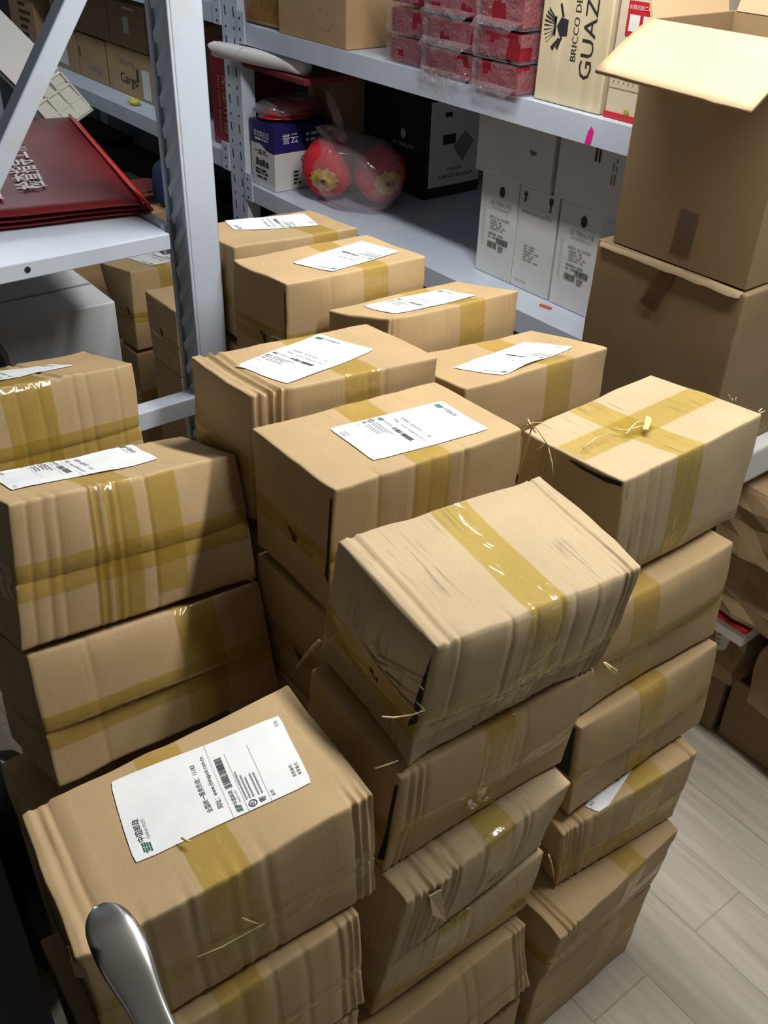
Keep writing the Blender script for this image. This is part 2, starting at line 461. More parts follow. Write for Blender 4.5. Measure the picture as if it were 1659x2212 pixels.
m = mat('floor_tile', (0.5, 0.46, 0.4), 0.35); nt, b = nodes_of(m)
tc = nt.nodes.new('ShaderNodeTexCoord'); mp = nt.nodes.new('ShaderNodeMapping'); mp.inputs['Rotation'].default_value = (0, 0, math.radians(90))
nt.links.new(tc.outputs['Object'], mp.inputs[0])
br = nt.nodes.new('ShaderNodeTexBrick'); br.inputs['Scale'].default_value = 1.0
br.inputs['Brick Width'].default_value = 0.9; br.inputs['Row Height'].default_value = 0.15; br.inputs['Mortar Size'].default_value = 0.0022
br.inputs['Color1'].default_value = (0.56, 0.52, 0.45, 1); br.inputs['Color2'].default_value = (0.63, 0.59, 0.52, 1); br.inputs['Mortar'].default_value = (0.44, 0.41, 0.35, 1)
nt.links.new(mp.outputs[0], br.inputs[0])
mp2 = nt.nodes.new('ShaderNodeMapping'); mp2.inputs['Scale'].default_value = (22, 1.6, 1)
nt.links.new(tc.outputs['Object'], mp2.inputs[0])
n = nt.nodes.new('ShaderNodeTexNoise'); n.inputs['Scale'].default_value = 1.6; n.inputs['Detail'].default_value = 8; n.inputs['Distortion'].default_value = 1.2
nt.links.new(mp2.outputs[0], n.inputs[0])
rp = nt.nodes.new('ShaderNodeValToRGB'); rp.color_ramp.elements[0].position = 0.3; rp.color_ramp.elements[0].color = (0.70, 0.68, 0.63, 1); rp.color_ramp.elements[1].position = 0.7; rp.color_ramp.elements[1].color = (0.95, 0.94, 0.91, 1)
nt.links.new(n.outputs[0], rp.inputs[0])
mx = nt.nodes.new('ShaderNodeMix'); mx.data_type = 'RGBA'; mx.blend_type = 'MULTIPLY'; mx.inputs['Factor'].default_value = 1.0
nt.links.new(br.outputs[0], mx.inputs['A']); nt.links.new(rp.outputs[0], mx.inputs['B']); nt.links.new(mx.outputs['Result'], b.inputs['Base Color'])
M['floor'] = m
M['wall'] = add_noise_color(mat('grey_wall', (0.30, 0.31, 0.32), 0.85), (0.27, 0.28, 0.29), (0.32, 0.33, 0.34), 3)
M['ceiling'] = mat('ceiling_paint', (0.55, 0.55, 0.55), 0.9)

# ------------------------------------------------------------------ the room
RX0, RX1, RY0, RY1, RZ = -1.3, 2.42, -1.6, 6.2, 2.45
struct(MB().box(RX0, RX1, RY0, RY1, -0.06, 0.0).build('floor', M['floor']))
struct(MB().box(RX0, RX1, RY0, RY1, RZ, RZ + 0.06).build('ceiling', M['ceiling']))
struct(MB().box(RX1, RX1 + 0.08, RY0, RY1, 0, RZ).build('wall_right', M['wall']))
struct(MB().box(RX0 - 0.08, RX0, RY0, RY1, 0, RZ).build('wall_left', M['wall']))
struct(MB().box(RX0, RX1, RY1, RY1 + 0.08, 0, RZ).build('wall_back', M['wall']))
struct(MB().box(RX0, RX1, RY0 - 0.08, RY0, 0, RZ).build('wall_front', M['wall']))
CART={
'A1':[[0.1028,0.6727,0.8146],[0.4027,0.655,0.8259],[0.0889,0.4995,0.8142],[0.3926,0.479,0.8258],[0.0979,0.6725,0.985],[0.3968,0.6561,0.9969],[0.0824,0.5004,0.9842],[0.3845,0.4811,0.9958]],
'A2':[[0.0817,0.6491,0.6357],[0.3752,0.6397,0.6397],[0.0774,0.4763,0.6372],[0.3709,0.4668,0.6412],[0.0793,0.6508,0.8165],[0.3711,0.6425,0.8204],[0.0734,0.4791,0.8179],[0.3652,0.4709,0.8217]],
'F1':[[0.5164,0.9148,0.9843],[0.8098,0.9059,0.9737],[0.5097,0.7398,0.9901],[0.8063,0.7274,0.9785],[0.5202,0.9216,1.1637],[0.815,0.9078,1.1489],[0.5185,0.7396,1.1663],[0.813,0.7293,1.1551]],
'B1':[[0.4635,0.6916,0.9815],[0.7581,0.6741,0.9585],[0.4536,0.5112,0.9593],[0.745,0.4968,0.9368],[0.4763,0.6684,1.1597],[0.7716,0.6523,1.1388],[0.4661,0.4914,1.1412],[0.7572,0.4753,1.1165]],
'B2':[[0.4453,0.7063,0.776],[0.7443,0.6992,0.7713],[0.4428,0.5267,0.7579],[0.7403,0.5203,0.7525],[0.4477,0.6862,0.9691],[0.747,0.6789,0.9643],[0.4437,0.5078,0.951],[0.7432,0.4997,0.9455]],
'B3':[[0.4373,0.6854,0.5897],[0.7278,0.6966,0.5904],[0.444,0.5131,0.5627],[0.7345,0.5244,0.5634],[0.438,0.6564,0.7746],[0.7284,0.6677,0.7753],[0.4447,0.4841,0.7477],[0.7351,0.4955,0.7484]],
'B4':[[0.455,0.7085,0.3989],[0.7425,0.6941,0.3963],[0.4489,0.5478,0.3867],[0.7367,0.5295,0.38],[0.4541,0.6854,0.5797],[0.7405,0.6781,0.5843],[0.4487,0.5192,0.562],[0.7345,0.5151,0.5696]],
'B5':[[0.4426,0.6623,0.1995],[0.7357,0.6603,0.2195],[0.4404,0.4914,0.2237],[0.7335,0.4894,0.2437],[0.4316,0.6858,0.3645],[0.7239,0.6842,0.3842],[0.4285,0.5153,0.3885],[0.7208,0.5136,0.4081]],
'D1':[[0.8542,0.7624,0.9506],[1.1399,0.7717,0.9506],[0.8625,0.5869,0.9673],[1.1476,0.5873,0.9569],[0.8542,0.7676,1.1214],[1.1373,0.7789,1.1212],[0.8555,0.5918,1.1314],[1.1521,0.5944,1.1337]],
'D2':[[0.8204,0.7309,0.7616],[1.1127,0.719,0.7639],[0.8157,0.5576,0.7641],[1.1081,0.5456,0.7664],[0.8188,0.7341,0.9498],[1.1082,0.7249,0.9526],[0.8112,0.5635,0.9527],[1.1006,0.5543,0.9556]],
'D3':[[0.8099,0.7029,0.5734],[1.1116,0.6927,0.5797],[0.8036,0.533,0.5831],[1.1067,0.5227,0.5906],[0.8078,0.7139,0.7562],[1.1078,0.7036,0.7609],[0.8019,0.544,0.7664],[1.1018,0.5336,0.7709]],
'D4':[[0.8229,0.7009,0.4054],[1.0902,0.6706,0.4153],[0.8103,0.5321,0.3997],[1.0683,0.5022,0.4017],[0.8043,0.6926,0.5753],[1.0824,0.6617,0.5943],[0.7853,0.5246,0.5648],[1.0651,0.4935,0.5849]],
'D5':[[0.7581,0.6633,0.2196],[1.0606,0.6772,0.2312],[0.7666,0.4895,0.2014],[1.0691,0.5034,0.213],[0.7515,0.6436,0.4063],[1.0545,0.6578,0.4186],[0.7601,0.4698,0.3882],[1.0633,0.4842,0.4009]],
'D6':[[0.7585,0.6707,0.0082],[1.0532,0.6759,-0.0051],[0.761,0.5026,0.0053],[1.0556,0.5078,-0.008],[0.7682,0.6674,0.2242],[1.0643,0.6724,0.212],[0.7721,0.4991,0.2224],[1.0681,0.5041,0.2102]],
'G1':[[0.5276,1.1001,0.9975],[0.8234,1.0876,0.9819],[0.5242,0.9355,1.006],[0.8213,0.9215,0.99],[0.5352,1.1056,1.1827],[0.8302,1.0923,1.1656],[0.5335,0.9418,1.1936],[0.8308,0.9259,1.1757]],
'H1':[[0.8503,1.2393,0.9507],[1.1506,1.2544,0.934],[0.8667,1.0849,0.9694],[1.1663,1.0982,0.95],[0.856,1.2495,1.1338],[1.1563,1.2632,1.1154],[0.877,1.0975,1.1593],[1.1761,1.1081,1.1364]],
'J1':[[0.785,1.4261,0.9881],[1.0798,1.4249,0.98],[0.7871,1.2581,0.9948],[1.0822,1.2551,0.9849],[0.7887,1.4293,1.1734],[1.0831,1.4277,1.1644],[0.7922,1.2623,1.1825],[1.0872,1.2576,1.1706]],
'K1':[[0.8424,1.7113,0.9553],[1.1342,1.7043,0.9455],[0.8393,1.5423,0.96],[1.1353,1.5333,0.9517],[0.8455,1.7142,1.1408],[1.1364,1.7064,1.1293],[0.8438,1.5459,1.1474],[1.1407,1.535,1.1379]],
'I1':[[0.8774,1.0648,0.9168],[1.1707,1.058,0.8989],[0.8753,0.9049,0.9265],[1.1792,0.8975,0.9176],[0.8815,1.0731,1.1003],[1.1732,1.0649,1.0795],[0.8819,0.9146,1.1139],[1.1889,0.9054,1.1058]],
'C1':[[0.1761,1.0646,0.9241],[0.4944,1.0737,0.8777],[0.1855,0.9094,0.9689],[0.5124,0.9137,0.9247],[0.205,1.1143,1.0991],[0.519,1.1261,1.0519],[0.2211,0.9547,1.1451],[0.5247,0.9738,1.0966]],
'C2':[[0.1673,1.0186,0.73],[0.4936,1.0208,0.703],[0.1733,0.8453,0.7944],[0.5013,0.8486,0.7703],[0.1832,1.082,0.8945],[0.5059,1.0817,0.8617],[0.1904,0.9098,0.9614],[0.5114,0.9082,0.9255]],
'E1':[[0.2475,1.4996,0.8556],[0.5358,1.5244,0.8264],[0.267,1.3292,0.8967],[0.5566,1.3533,0.8678],[0.2614,1.5449,1.0361],[0.5498,1.5697,1.0069],[0.2804,1.3748,1.0771],[0.5691,1.3993,1.0479]],
'M1':[[1.0569,2.6516,0.4897],[1.3068,2.6836,0.495],[1.0556,2.5295,0.4999],[1.2965,2.5523,0.4868],[1.0303,2.6797,0.7379],[1.2877,2.6983,0.735],[1.0633,2.5302,0.7482],[1.2819,2.5579,0.7205]],
}
LABUV={
 'A1':[[0.859, 0.737], [0.905, 0.186], [0.295, 0.073], [0.252, 0.649]],
 'F1':[[0.279, 0.271], [0.27, 0.822], [0.868, 0.875], [0.884, 0.314]],
 'D4':[[0.215, 0.886], [0.271, 1.042], [0.813, 0.658], [0.751, 0.499]],
 'G1':[[0.128, 0.336], [0.209, 0.921], [0.797, 0.597], [0.699, 0.024]],
 'H1':[[0.201, 0.121], [0.156, 0.752], [0.791, 0.747], [0.788, 0.184]],
 'J1':[[0.944, 0.709], [0.88, 0.171], [0.261, 0.422], [0.346, 0.915]],
 'K1':[[0.805, 0.673], [0.9, 0.121], [0.275, -0.02], [0.219, 0.375]],
 'I1':[[0.883, 0.757], [0.796, 0.244], [0.164, 0.46], [0.281, 0.931]],
 'C1':[[0.12, -0.07], [0.081, 0.653], [0.727, 0.618], [0.755, -0.042]],
 'E1':[[-0.012, -0.054], [-0.032, 0.644], [0.766, 0.562], [0.71, 0.296]],
 'M1':[[1.18, 0.42], [0.875, -0.363], [0.376, -0.107], [0.424, 0.794]],
}

# ------------------------------------------------------------------ taped cartons
# corner order: (u,v,z) = (0,0,0)(1,0,0)(0,1,0)(1,1,0)(0,0,1)(1,0,1)(0,1,1)(1,1,1);  u along the carton, v towards the viewer's aisle
class Carton:
    def __init__(s, corners, seed=0, seam=0.42, creases=(), tcreases=(), bulge=0.004, sag=0.003, dent=0.0022, lip=0.0025, crush=1.0, zfull=0.0):
        s.c = [Vector((p[0], p[1], max(p[2], 0.001))) for p in corners]
        c = s.c
        s.L = ((c[1] - c[0]).length + (c[5] - c[4]).length) / 2
        s.W = ((c[2] - c[0]).length + (c[6] - c[4]).length) / 2
        s.H = ((c[4] - c[0]).length + (c[7] - c[3]).length) / 2
        s.eu = (c[1] - c[0] + c[5] - c[4] + c[3] - c[2] + c[7] - c[6]).normalized()
        s.ev = (c[2] - c[0] + c[6] - c[4] + c[3] - c[1] + c[7] - c[5]).normalized()
        s.ez = (c[4] - c[0] + c[5] - c[1] + c[6] - c[2] + c[7] - c[3]).normalized()
        s.seed, s.seam = seed, seam
        s.creases = [(u, d * (.62 if u > .88 else .8), w * .62) for u, d, w in creases]; s.tcreases = [(u, d, w * .75) for u, d, w in tcreases]
        s.bulge, s.sag, s.dent, s.lip, s.crush, s.zfull = bulge, sag, dent, lip, crush, zfull
        s.base = (c[0] + c[1] + c[2] + c[3]) / 4
    def raw(s, u, v, z):
        c = s.c
        b = (c[0] * (1 - u) + c[1] * u) * (1 - v) + (c[2] * (1 - u) + c[3] * u) * v
        t = (c[4] * (1 - u) + c[5] * u) * (1 - v) + (c[6] * (1 - u) + c[7] * u) * v
        return b * (1 - z) + t * z
    def pos(s, u, v, z):
        p = s.raw(u, v, z)
        uu, vv, zz = min(max(u, 0), 1), min(max(v, 0), 1), min(max(z, 0), 1)
        wf = sstep(0.86, 1.0, vv); wl = sstep(0.12, 0.0, uu); wr = sstep(0.88, 1.0, uu); wb = sstep(0.14, 0.0, vv); wt = sstep(0.85, 1.0, zz)
        win_u = math.sin(math.pi * uu) ** 0.6 if 0 < uu < 1 else 0.0
        win_z = math.sin(math.pi * zz) ** 0.6 if 0 < zz < 1 else 0.0
        win_v = math.sin(math.pi * vv) ** 0.6 if 0 < vv < 1 else 0.0
        d = Vector((0, 0, 0))
        d += s.ev * (s.bulge * win_u * win_z * wf) - s.eu * (s.bulge * 0.7 * win_v * win_z * wl) + s.eu * (s.bulge * 0.7 * win_v * win_z * wr)
        d -= s.ez * (s.sag * win_u * win_v * wt)
        # the seam between upper and lower half: upper half stands a little proud
        k = sstep(s.seam - 0.012, s.seam + 0.004, zz) - 0.5
        g = math.exp(-((zz - s.seam) * s.H / 0.0022) ** 2) * 0.0016
        edge = 1 - sstep(0.93, 1.0, zz)
        d += s.ev * ((s.lip * k * edge * win_u - g) * wf) - s.eu * ((s.lip * 0.6 * k * edge * win_v - g) * wl) + s.eu * ((s.lip * 0.6 * k * edge * win_v - g) * wr)
        # vertical creases in the front board, running a little way over the top edge
        for (uc, dep, wid) in s.creases:
            x = (uu - uc - 0.006 * noise.noise(Vector((uc * 40, zz * 4, s.seed)))) * s.L / wid
            if abs(x) < 3.2:
                prof = math.exp(-x * x) - 0.45 * math.exp(-((abs(x) - 1.7) / 0.7) ** 2)
                zfade = sstep(s.zfull - 0.05, s.zfull + 0.25, zz) if s.zfull else 1.0
                zf = (0.55 + 0.45 * noise.noise(Vector((uc * 31, zz * 3.1, s.seed + 3)))) * zfade
                d -= s.ev * (dep * prof * wf * zf) + s.ez * (dep * 0.5 * prof * wt * sstep(0.8, 1.0, vv))
        for (uc, dep, wid) in s.tcreases:
            x = (uu - uc - 0.010 * noise.noise(Vector((uc * 40, vv * 4, s.seed)))) * s.L / wid
            if abs(x) < 3.2:
                prof = math.exp(-x * x) - 0.5 * math.exp(-((abs(x) - 1.7) / 0.7) ** 2)
                d -= s.ez * (dep * prof * wt)
        q = Vector((uu * s.L, vv * s.W, zz * s.H))
        d += noise.noise_vector(q * 9 + Vector((s.seed * 4.7, 0, s.seed * 2.3))) * s.dent
        # crushed edges and corners
        near = max(sstep(0.90, 1.0, abs(2 * uu - 1)), 0) + sstep(0.86, 1.0, abs(2 * vv - 1)) + sstep(0.86, 1.0, abs(2 * zz - 1))
        if near > 1.0:
            nv = noise.noise_vector(q * 26 + Vector((0, s.seed * 3.9, s.seed)))
            d += nv * (0.0016 * s.crush * (near - 1.0))
        return p + d
    FN = {'top': lambda a, b: (a, b, 1.0), 'front': lambda a, b: (a, 1.0, b), 'left': lambda a, b: (0.0, a, b), 'right': lambda a, b: (1.0, a, b)}
    def normal(s, face, a, b):
        f = Carton.FN[face]; e = 0.012
        p1, p2 = s.pos(*f(a + e, b)), s.pos(*f(a - e, b)); p3, p4 = s.pos(*f(a, b + e)), s.pos(*f(a, b - e))
        n = (p1 - p2).cross(p3 - p4)
        out = {'top': s.ez, 'front': s.ev, 'left': -s.eu, 'right': s.eu}[face]
        n.normalize()
        return n if n.dot(out) > 0 else -n
    def on(s, face, a, b, off):
        return s.pos(*Carton.FN[face](a, b)) + s.normal(face, a, b) * off
    def body(s, root, material, n=(14, 8, 9), r=0.0032):
        eu = [x for uc, dp, w in list(s.creases) + list(s.tcreases) for x in (uc - 1.7 * w / s.L, uc - 0.8 * w / s.L, uc, uc + 0.8 * w / s.L, uc + 1.7 * w / s.L)]
        us = grid_lines(s.L, r, n[0], eu)
        vs = grid_lines(s.W, r, n[1], (0.86, 0.93) if s.creases else ())
        zs = grid_lines(s.H, r, n[2], (s.seam - 0.02, s.seam - 0.008, s.seam, s.seam + 0.008))
        P, F, code = cube_surface(us, vs, zs)
        V = []
        for p in P:
            q = [p[0] * s.L, p[1] * s.W, p[2] * s.H]
            D = (s.L, s.W, s.H)
            c = [min(max(q[k], r), D[k] - r) for k in range(3)]
            d = Vector((q[0] - c[0], q[1] - c[1], q[2] - c[2]))
            if d.length > 1e-9:
                d = d.normalized() * r; q = [c[k] + d[k] for k in range(3)]
            V.append(s.pos(q[0] / s.L, q[1] / s.W, q[2] / s.H))
        uv = []
        for f, c in zip(F, code):
            row = []
            for i in f:
                u, v, z = P[i]
                row.append({0: (u * s.L, v * s.W), 5: (u * s.L, v * s.W), 1: (u * s.L, 1 + z * s.H), 4: (u * s.L, 2 + z * s.H), 2: (1 + v * s.W, z * s.H), 3: (2 + v * s.W, z * s.H)}[c])
            uv.append(row)
        return obj('body', V, F, material, root, True, uv)
    def tape_path(s, root, name, path, wdir, half, material, off=0.0011, sub=6, wsub=6):
        """A strip of tape over connected faces. path: [(face, (a,b)), ...]; wdir 'u' 'v' or 'z' is the direction of its width."""
        rows = []
        for i in range(len(path) - 1):
            (f0, p0), (f1, p1) = path[i], path[i + 1]
            if f0 != f1: continue
            k = max(1, int((sub if wdir == 'u' else sub * (7 if s.creases and f0 == 'front' else 2)) * math.hypot((p1[0] - p0[0]), (p1[1] - p0[1])) * 2.2))
            for j in range(k + 1):
                t = j / k
                rows.append((f0, p0[0] + (p1[0] - p0[0]) * t, p0[1] + (p1[1] - p0[1]) * t))
        V, F = [], []
        for (f, a, b) in rows:
            for w in range(wsub + 1):
                x = (w / wsub * 2 - 1) * half
                wob = 0.05 * half * noise.noise(Vector((a * 9, b * 9, s.seed + w)))
                if wdir == 'u': aa, bb = a + (x + wob) / s.L, b
                elif wdir == 'v': aa, bb = (a + x / s.W, b) if f in ('left', 'right') else (a, b + x / s.W)
                else: aa, bb = a, b + (x + wob) / s.H
                V.append(s.on(f, min(max(aa, 0.004), 0.996), min(max(bb, 0.004), 0.996), off))
        n = wsub + 1
        for i in range(len(rows) - 1):
            for w in range(wsub):
                F.append((i * n + w, i * n + w + 1, (i + 1) * n + w + 1, (i + 1) * n + w))
        return obj(name, V, F, material, root, True)
    def band(s, root, u=0.5, half=0.024, top=True, front=True, zlo=0.0, v0=0.0, u1=None, material=None):
        e = 0.012
        u1 = u if u1 is None else u1
        path = []
        if top: path += [('top', (u, v0 + 0.01)), ('top', (u1, 1 - e))]
        if front: path += [('front', (u1, 1 - e)), ('front', (u1, zlo + 0.02))]
        return s.tape_path(root, 'packing_tape', path, 'u', half, material or M['tape'])
    def seam_band(s, root, half=0.024, u0=0.01, u1=0.99, left=True, material=None, dz=0.0):
        e = 0.01
        z = s.seam + dz
        path = []
        if left: path += [('left', (0.02, z)), ('left', (1 - e, z))]
        path += [('front', (max(u0, e), z)), ('front', (min(u1, 1 - e), z))]
        return s.tape_path(root, 'seam_tape', path, 'z', half, material or M['tape'], off=0.0007)
    def label(s, root, uv4, design, curl=0.0, sub=10):
        """Paper label on the top: uv4 = bottom-left, bottom-right, top-right, top-left in the label's own reading direction."""
        q = [Vector((x[0], x[1], 0)) for x in uv4]
        def m(a, b, off):
            x = (q[0] * (1 - a) + q[1] * a) * (1 - b) + (q[3] * (1 - a) + q[2] * a) * b
            wr = curl * (noise.noise(Vector((a * 2.3, b * 3.1, s.seed * 1.7))) + 0.6 * abs(noise.noise(Vector((a * 5, b * 1.2, s.seed)))))
            return s.on('top', min(max(x.x, 0.004), 0.996), min(max(x.y, 0.004), 0.996), off + 0.0013 + max(0, wr))
        r = 0.022
        V, F = [], []
        N = sub
        for j in range(N + 1):
            for i in range(N + 1):
                a, b = i / N, j / N
                # rounded paper corners
                ca, cb = min(max(a, r * 1.8), 1 - r * 1.8), min(max(b, r), 1 - r)
                da, db = (a - ca) / 1.8, (b - cb)
                l = math.hypot(da, db)
                if l > r: a, b = ca + da / l * r * 1.8, cb + db / l * r
                V.append(m(a, b, 0))
        for j in range(N):
            for i in range(N):
                F.append((j * (N + 1) + i, j * (N + 1) + i + 1, (j + 1) * (N + 1) + i + 1, (j + 1) * (N + 1) + i))
        lab = obj('shipping_label', V, F, M['paper'], root, True)
        lab['label'] = 'white paper shipping label'
        if design is not None:
            design.on('label_print', lambda a, b: m(a, b / 1.8, 0.0005), [M['ink'], M['ink_green'], M['ink_grey']], lab)
        return lab
    def tick(s, root, a=0.5, b=0.33, k=1.0):
        """Short black tick mark on the dark end of the carton."""
        pts = [((-0.055, 0.075), (-0.02, 0.078), (0.03, 0.0), (0.012, -0.012)), ((0.03, 0.0), (0.012, -0.012), (0.012, 0.06), (0.027, 0.062))]
        V, F = [], []
        for q in pts:
            n = len(V)
            V += [s.on('left', a + x * k * 1.1, b + y * k * 1.25, 0.0016) for x, y in q]; F.append(tuple(range(n, n + 4)))
        o = obj('ink_mark', V, F, M['tick'], root, False); return o

# artwork of the postal label, x 0..1 across, y 0..1.8 up
def emblem(P, x, y, k, mi=1):
    """Postal emblem: interlocking slanted bars."""
    for i, (dx, dy, w) in enumerate(((0.02, 0.062, 0.05), (0.08, 0.062, 0.05), (0.0, 0.040, 0.06), (0.068, 0.040, 0.06), (0.012, 0.018, 0.05), (0.07, 0.018, 0.045), (0.0, -0.004, 0.05), (0.055, -0.004, 0.05))):
        P.poly([(x + dx * k, y + dy * k), (x + (dx + w) * k, y + dy * k), (x + (dx + w + 0.008) * k, y + (dy + 0.015) * k), (x + (dx + 0.008) * k, y + (dy + 0.015) * k)], mi)
    return P
LP = Print2D()
emblem(LP, 0.05, 1.62, 1.0)
LP.text('中国邮政', 0.20, 1.655, 0.075, width=0.27).text('CHINA POST', 0.20, 1.60, 0.042, 2, width=0.24)
LP.text('全国统一服务热线：11183', 0.17, 0.985, 0.066, width=0.64)
LP.text('网址：www.chinapost.com.cn', 0.17, 0.875, 0.066, width=0.70)
LP.rect(0.0, 0.826, 1.0, 0.829, 2)
LP.barcode(0.36, 0.71, 0.42, 0.075, 3)
emblem(LP, 0.03, 0.715, 0.75)
LP.text('中国邮政', 0.14, 0.735, 0.05, width=0.19).text('CHINA POST', 0.14, 0.695, 0.030, 2, width=0.17)
LP.rect(0.0, 0.665, 0.80, 0.668, 2)
for k in range(20):
    a0, a1 = 2 * math.pi * k / 20, 2 * math.pi * (k + 1) / 20
    LP.poly([(0.07 + 0.045 * math.cos(a0), 0.60 + 0.045 * math.sin(a0)), (0.07 + 0.045 * math.cos(a1), 0.60 + 0.045 * math.sin(a1)), (0.07 + 0.034 * math.cos(a1), 0.60 + 0.034 * math.sin(a1)), (0.07 + 0.034 * math.cos(a0), 0.60 + 0.034 * math.sin(a0))], 0)
LP.text('收', 0.042, 0.583, 0.055).text('寄', 0.035, 0.47, 0.075)
LP.lines(0.14, 0.645, 0.45, 3, 0.036, 0.017, 5, 2).lines(0.14, 0.52, 0.42, 2, 0.036, 0.017, 8, 2)
LP.rect(0.0, 0.425, 0.80, 0.428, 2)
LP.text('品项：', 0.05, 0.37, 0.04)
LP.text('商家编号：', 0.16, 0.105, 0.042, width=0.17).text('商家备注：', 0.16, 0.05, 0.042, width=0.17)
LP.text('已验', 0.86, 0.05, 0.045, 2)

STACKS = ['B6', 'B5', 'B4', 'B3', 'B2', 'B1'], ['D6', 'D5', 'D4', 'D3', 'D2', 'D1'], ['A2', 'A1'], ['C2', 'C1']
def settle():
    """Rest every carton of a stack on the one below it (no interpenetration)."""
    for st in STACKS:
        for lo, up in zip(st, st[1:]):
            if lo not in CART: continue
            a, b, c, d = (Vector(CART[lo][i]) for i in (4, 5, 6, 7))
            ex, ey = (b - a + d - c) / 2, (c - a + d - b) / 2
            n = ex.cross(ey); o = (a + b + c + d) / 4
            for i in range(4):
                p = CART[up][i]
                # height of the lower top (plane and nearest corner) under this point
                zt = o.z - (n.x * (p[0] - o.x) + n.y * (p[1] - o.y)) / n.z
                zt = max(zt, 0.5 * zt + 0.5 * CART[lo][4 + i][2]) + 0.006
                if p[2] < zt: CART[up][i] = [p[0], p[1], zt]
for k in (0, 1, 4, 5): CART['H1'][k][1] -= .017
for k in (0, 2, 4, 6): CART['K1'][k][0] = .858
settle()
CG = 'taped brown cartons'
def carton(key, label, m='kraft', **kw):
    c = Carton(CART[key], **kw)
    t = thing('carton', label, 'carton', c.base, CG)
    c.body(t, M[m])
    return c, t

def gap(c, t, pts, face='left'):
    """Flat dark patch painting the shade in a slit where a flap stands open."""
    V = [c.on(face, a, b, .0016) for a, b in pts]
    return obj('slit_shade', V, [tuple(range(len(V)))], M['hole'], t, False)

def cr(*us, dep=0.004, wid=0.006):
    return [(u, dep, wid) for u in us]

# front left stack
c, t = carton('A1', 'brown carton with a creased white postal label, behind the shiny steel handle', seed=1, seam=0.40, creases=cr(.20, .335, .47, .52, .60, dep=.0022) + cr(.925, .955, .985, dep=.006, wid=.004), tcreases=cr(.055, .085, dep=.003, wid=.006), dent=.003, sag=.005)
c.band(t, .47, zlo=.06); c.seam_band(t, .020); c.label(t, LABUV['A1'], LP, .0012)
V = [c.on('left', .90, .985, .002), c.on('left', .985, .985, .003), c.on('front', .012, .93, .003), c.on('front', .010, .84, .004), c.on('left', .985, .84, .006), c.on('left', .94, .88, .007)]
obj('torn_corner', V + [p - c.ez * .002 + c.eu * .001 for p in V], [(0, 1, 5), (1, 4, 5), (1, 2, 3, 4), (6, 11, 7), (7, 11, 10), (7, 10, 9, 8), (0, 5, 11, 6), (5, 4, 10, 11), (4, 3, 9, 10)], M['kraft_flap'], t, False)
c, t = carton('A2', 'brown carton right under the labelled carton beside the steel handle', seed=2, creases=cr(.30, .5, .62, .75, dep=.0025) + cr(.90, .94, .97, dep=.005, wid=.004), dent=.003)
c.band(t, .5); c.seam_band(t, .016)
# centre front stack
c, t = carton('B1', 'brown carton tilted forward, bare top crossed by one shiny yellow tape strip', 'kraft_worn', seed=3, seam=.36, creases=cr(.10, .33, .45, .57, .64, .75, dep=.003, wid=.004) + cr(.90, .935, .965, dep=.005, wid=.004), tcreases=cr(.055, dep=.003, wid=.005) + cr(.93, dep=.002, wid=.004), bulge=.006, lip=.015, crush=1.3)
c.band(t, .50, half=.026, material=M['tape_crinkled']); c.seam_band(t, .026); c.tick(t, .62, .36)
gap(c, t, [(.985, .95), (.992, .40), (.93, .30), (.955, .62)])
c, t = carton('B2', 'brown carton directly beneath the forward tilted carton', seed=4, seam=.42, creases=cr(.05, .09, .12, dep=.003, wid=.004) + cr(.42, .62, dep=.002), lip=.009, bulge=.006)
c.band(t, .48, zlo=.1); c.seam_band(t, .022)
gap(c, t, [(.97, .92), (.992, .92), (.992, .15), (.93, .08), (.95, .35)])
c, t = carton('B3', 'brown carton with accordion creases and torn left corner, third in the centre stack', 'kraft_worn', seed=5, seam=.08, creases=cr(.05, .085, .12, .155, .20, .25, .29, dep=.006, wid=.0045) + cr(.45, .62, .70, .74, dep=.003, wid=.005), tcreases=cr(.12, .22, .30, dep=.0035, wid=.007), dent=.0035, crush=2, bulge=.008)
c.band(t, .55, zlo=.3); 
V = [c.on('front', .10, .97, .003), c.on('front', .17, .96, .004), c.on('front', .185, .55, .018), c.on('front', .13, .78, .012)]
obj('torn_flap', V + [p - c.ev * .002 for p in V], [(0, 1, 2, 3), (7, 6, 5, 4), (0, 4, 5, 1), (1, 5, 6, 2), (2, 6, 7, 3), (3, 7, 4, 0)], M['kraft_flap'], t, False)
c, t = carton('B4', 'brown carton with wide clear tape along its lower edge, fourth in centre stack', 'kraft_worn', seed=6, seam=.30, creases=cr(.45, .52, dep=.0025), lip=.004, bulge=.006)
c.band(t, .40, half=.028); c.seam_band(t, .026)
c, t = carton('B5', 'brown carton with folded, crushed right end, fifth in the centre stack', seed=7, seam=.3, creases=cr(.55, .62, dep=.002) + cr(.90, .935, .965, dep=.008, wid=.005), dent=.004, crush=2.5)
